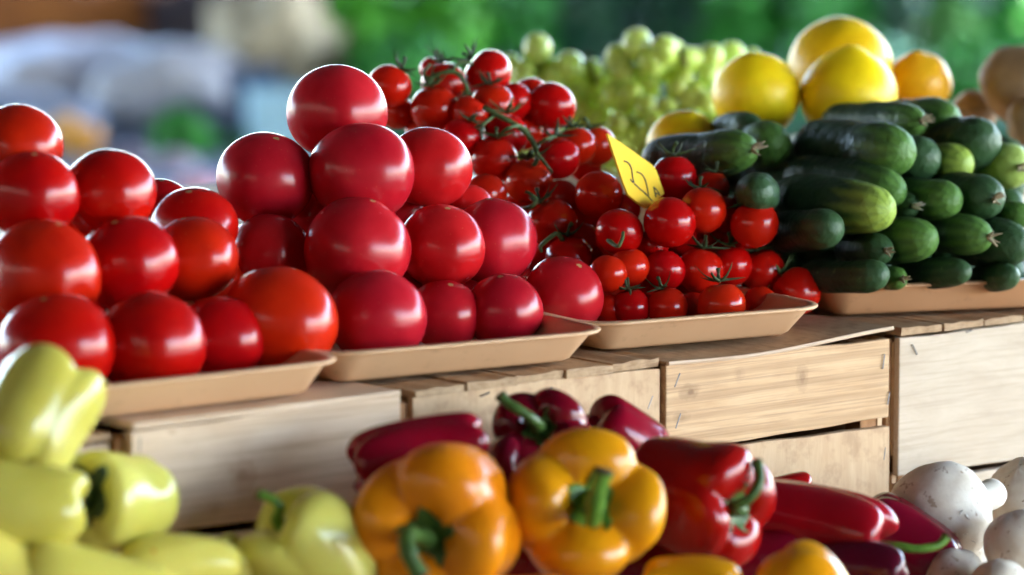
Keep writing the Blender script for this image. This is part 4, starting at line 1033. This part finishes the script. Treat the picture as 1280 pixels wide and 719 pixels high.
box_thing('cardboard_box', 150, 15, 7.2, 120, 55, 120, 'second rust-brown cardboard box next to the dark one', 'box', M['rust_card'])
box_thing('wooden_box', 235, 30, 7.2, 100, 80, 120, 'dark brown wooden box behind the lilac-white bag', 'box', M['dark_box'])
box_thing('plastic_crate', 370, 148, 6.5, 120, 70, 110, 'pale teal plastic crate behind the topmost pinkish-red tomato', 'crate', M['teal'])
box_thing('plastic_crate', 315, 105, 6.75, 60, 50, 80, 'small navy plastic crate under the tan sack', 'crate', M['navy'])
box_thing('plastic_crate', 270, 150, 6.7, 110, 50, 90, 'grey-blue plastic crate beside the bright lettuce', 'crate', M['cloth'])

# ------------------------------------------------------------------ market roof, added light-blocking walls and the hedge
M['roof'] = m_plain('dark corrugated roof', (.05, .05, .055), (.09, .09, .095), .7, 3)
M['post'] = m_plain('painted steel post', (.12, .13, .14), (.2, .21, .22), .5, 8)
M['brick'] = m_plain('dull beige render', (.16, .14, .12), (.22, .19, .16), .85, 2)
M['white_wall'] = m_plain('white rendered wall', (.72, .71, .69), (.82, .81, .79), .85, 2)
roof = empty('market_roof', (.5, 0, 0), 'low dark market roof on steel posts above the stalls', 'roof')
RX0, RX1, RY0, RY1, RZ = -5.6, 6.5, -6.0, 8.2, 2.8
nn = 60; vs = []; fs = []
for i in range(nn+1):
    x = RX0+(RX1-RX0)*i/nn; z = RZ+.02*(i % 2)
    vs += [(x, RY0, z), (x, RY1, z), (x, RY1, z+.004), (x, RY0, z+.004)]
for i in range(nn):
    q = i*4
    for k in range(4): fs.append((q+(k+1) % 4, q+4+(k+1) % 4, q+4+k, q+k))
part(MB().add(vs, fs), 'roof_sheet', M['roof'], roof)
for x in (RX0+.2, RX1-.3):
    for y in (RY0+.2, -1.0, RY1-.3): part(MB().tube([(x, y, 0), (x, y, RZ)], .05, 12), 'post', M['post'], roof, smooth=True)
w = MB().box(-6.4, .9, -6.6, -6.2, 0, 4.2).build('added_rear_wall', M['brick'], None, False)  # unseen, added to cut light and reflections from behind the viewer
tag(w, 'added unseen beige wall holding back light from behind the viewer', 'wall')
w = MB().box(-6.4, -6.0, -6.19, 7.5, 0, 4.2).build('added_side_wall', M['brick'], None, False)  # out of view, added so that little light arrives from this side
tag(w, 'added unseen beige wall that darkens one side of the stall', 'wall')
hb = P(900, 100, 12.6); hb.z = 0
hd = empty('hedge', hb, 'dark clipped hedge closing the view beyond the herb stand', 'hedge')
rg = random.Random(5); vs = []; fs = []
for _ in range(15000):
    q = Vector((rg.uniform(-1.9, 1.9), rg.uniform(-.3, .3), rg.uniform(.1, 1.2)+.06*math.sin(rg.uniform(0, 9)))); L = rg.uniform(.07, .12)
    m3 = frame(Vector((rg.uniform(-1,1), rg.uniform(-1.4,.4), rg.uniform(-.3,1))), rg.uniform(0, 6)); k = len(vs)
    for x, y, z in ((0,-.5,0), (-.34,0,.1), (0,.6,-.1), (.34,0,.1)): vs.append(rt @ (q+m3 @ (Vector((x, y, z))*L)))
    fs.append((k, k+3, k+2, k+1))
obj('foliage', mesh('foliage', vs, fs, False), M['leaf_dark'], hd)
mb = MB()
for k in range(9):
    q = rt @ Vector((-1.7+.42*k, 0, 0)); mb.tube([q, q+Vector((.02, .01, .5)), q+Vector((-.03, .02, 1.0))], [.02, .016, .008], 6)
mb.build('stems', M['dark_box'], hd)

# ------------------------------------------------------------------ light
SUN_EL, SUN_AZ = math.radians(52), math.radians(-38)      # azimuth measured from +X towards +Y
sd = Vector((math.cos(SUN_AZ)*math.cos(SUN_EL), math.sin(SUN_AZ)*math.cos(SUN_EL), math.sin(SUN_EL)))
sun = bpy.data.lights.new('sun', 'SUN'); sun.energy = 3.5; sun.angle = math.radians(.5); sun.color = (1, .95, .88)
so = bpy.data.objects.new('sun', sun); so.rotation_euler = sd.to_track_quat('Z', 'Y').to_euler(); link(so)
wd = bpy.data.worlds.new('World'); C.world = wd; wd.use_nodes = True; nt = wd.node_tree
sk = nt.nodes.new('ShaderNodeTexSky'); sk.sky_type = 'NISHITA'; sk.sun_disc = False; sk.dust_density = .8; sk.ozone_density = 1.3; sk.sun_elevation = SUN_EL; sk.sun_rotation = PI/2-SUN_AZ
bg = nt.nodes['Background']; nt.links.new(sk.outputs[0], bg.inputs['Color']); bg.inputs['Strength'].default_value = .12

# ------------------------------------------------------------------ camera and render
cd = bpy.data.cameras.new('camera'); cam = bpy.data.objects.new('camera', cd); link(cam)
cam.location = CAM; cam.rotation_euler = Matrix((RT, UP, -FW)).transposed().to_euler()
cd.sensor_width = 36; cd.lens = F*36/1280; cd.clip_start = .1; cd.clip_end = 1000
cd.dof.use_dof = True; cd.dof.focus_distance = 3.88; cd.dof.aperture_fstop = 2.55; cd.dof.aperture_blades = 9
C.camera = cam
C.render.engine = 'CYCLES'; C.cycles.use_denoising = True; C.cycles.max_bounces = 8; C.cycles.caustics_reflective = False; C.cycles.caustics_refractive = False
C.cycles.sample_clamp_indirect = 6
vs_ = C.view_settings; vs_.view_transform = 'Standard'; vs_.look = 'None'; vs_.gamma = 1; vs_.use_curve_mapping = False; vs_.exposure = 4.5
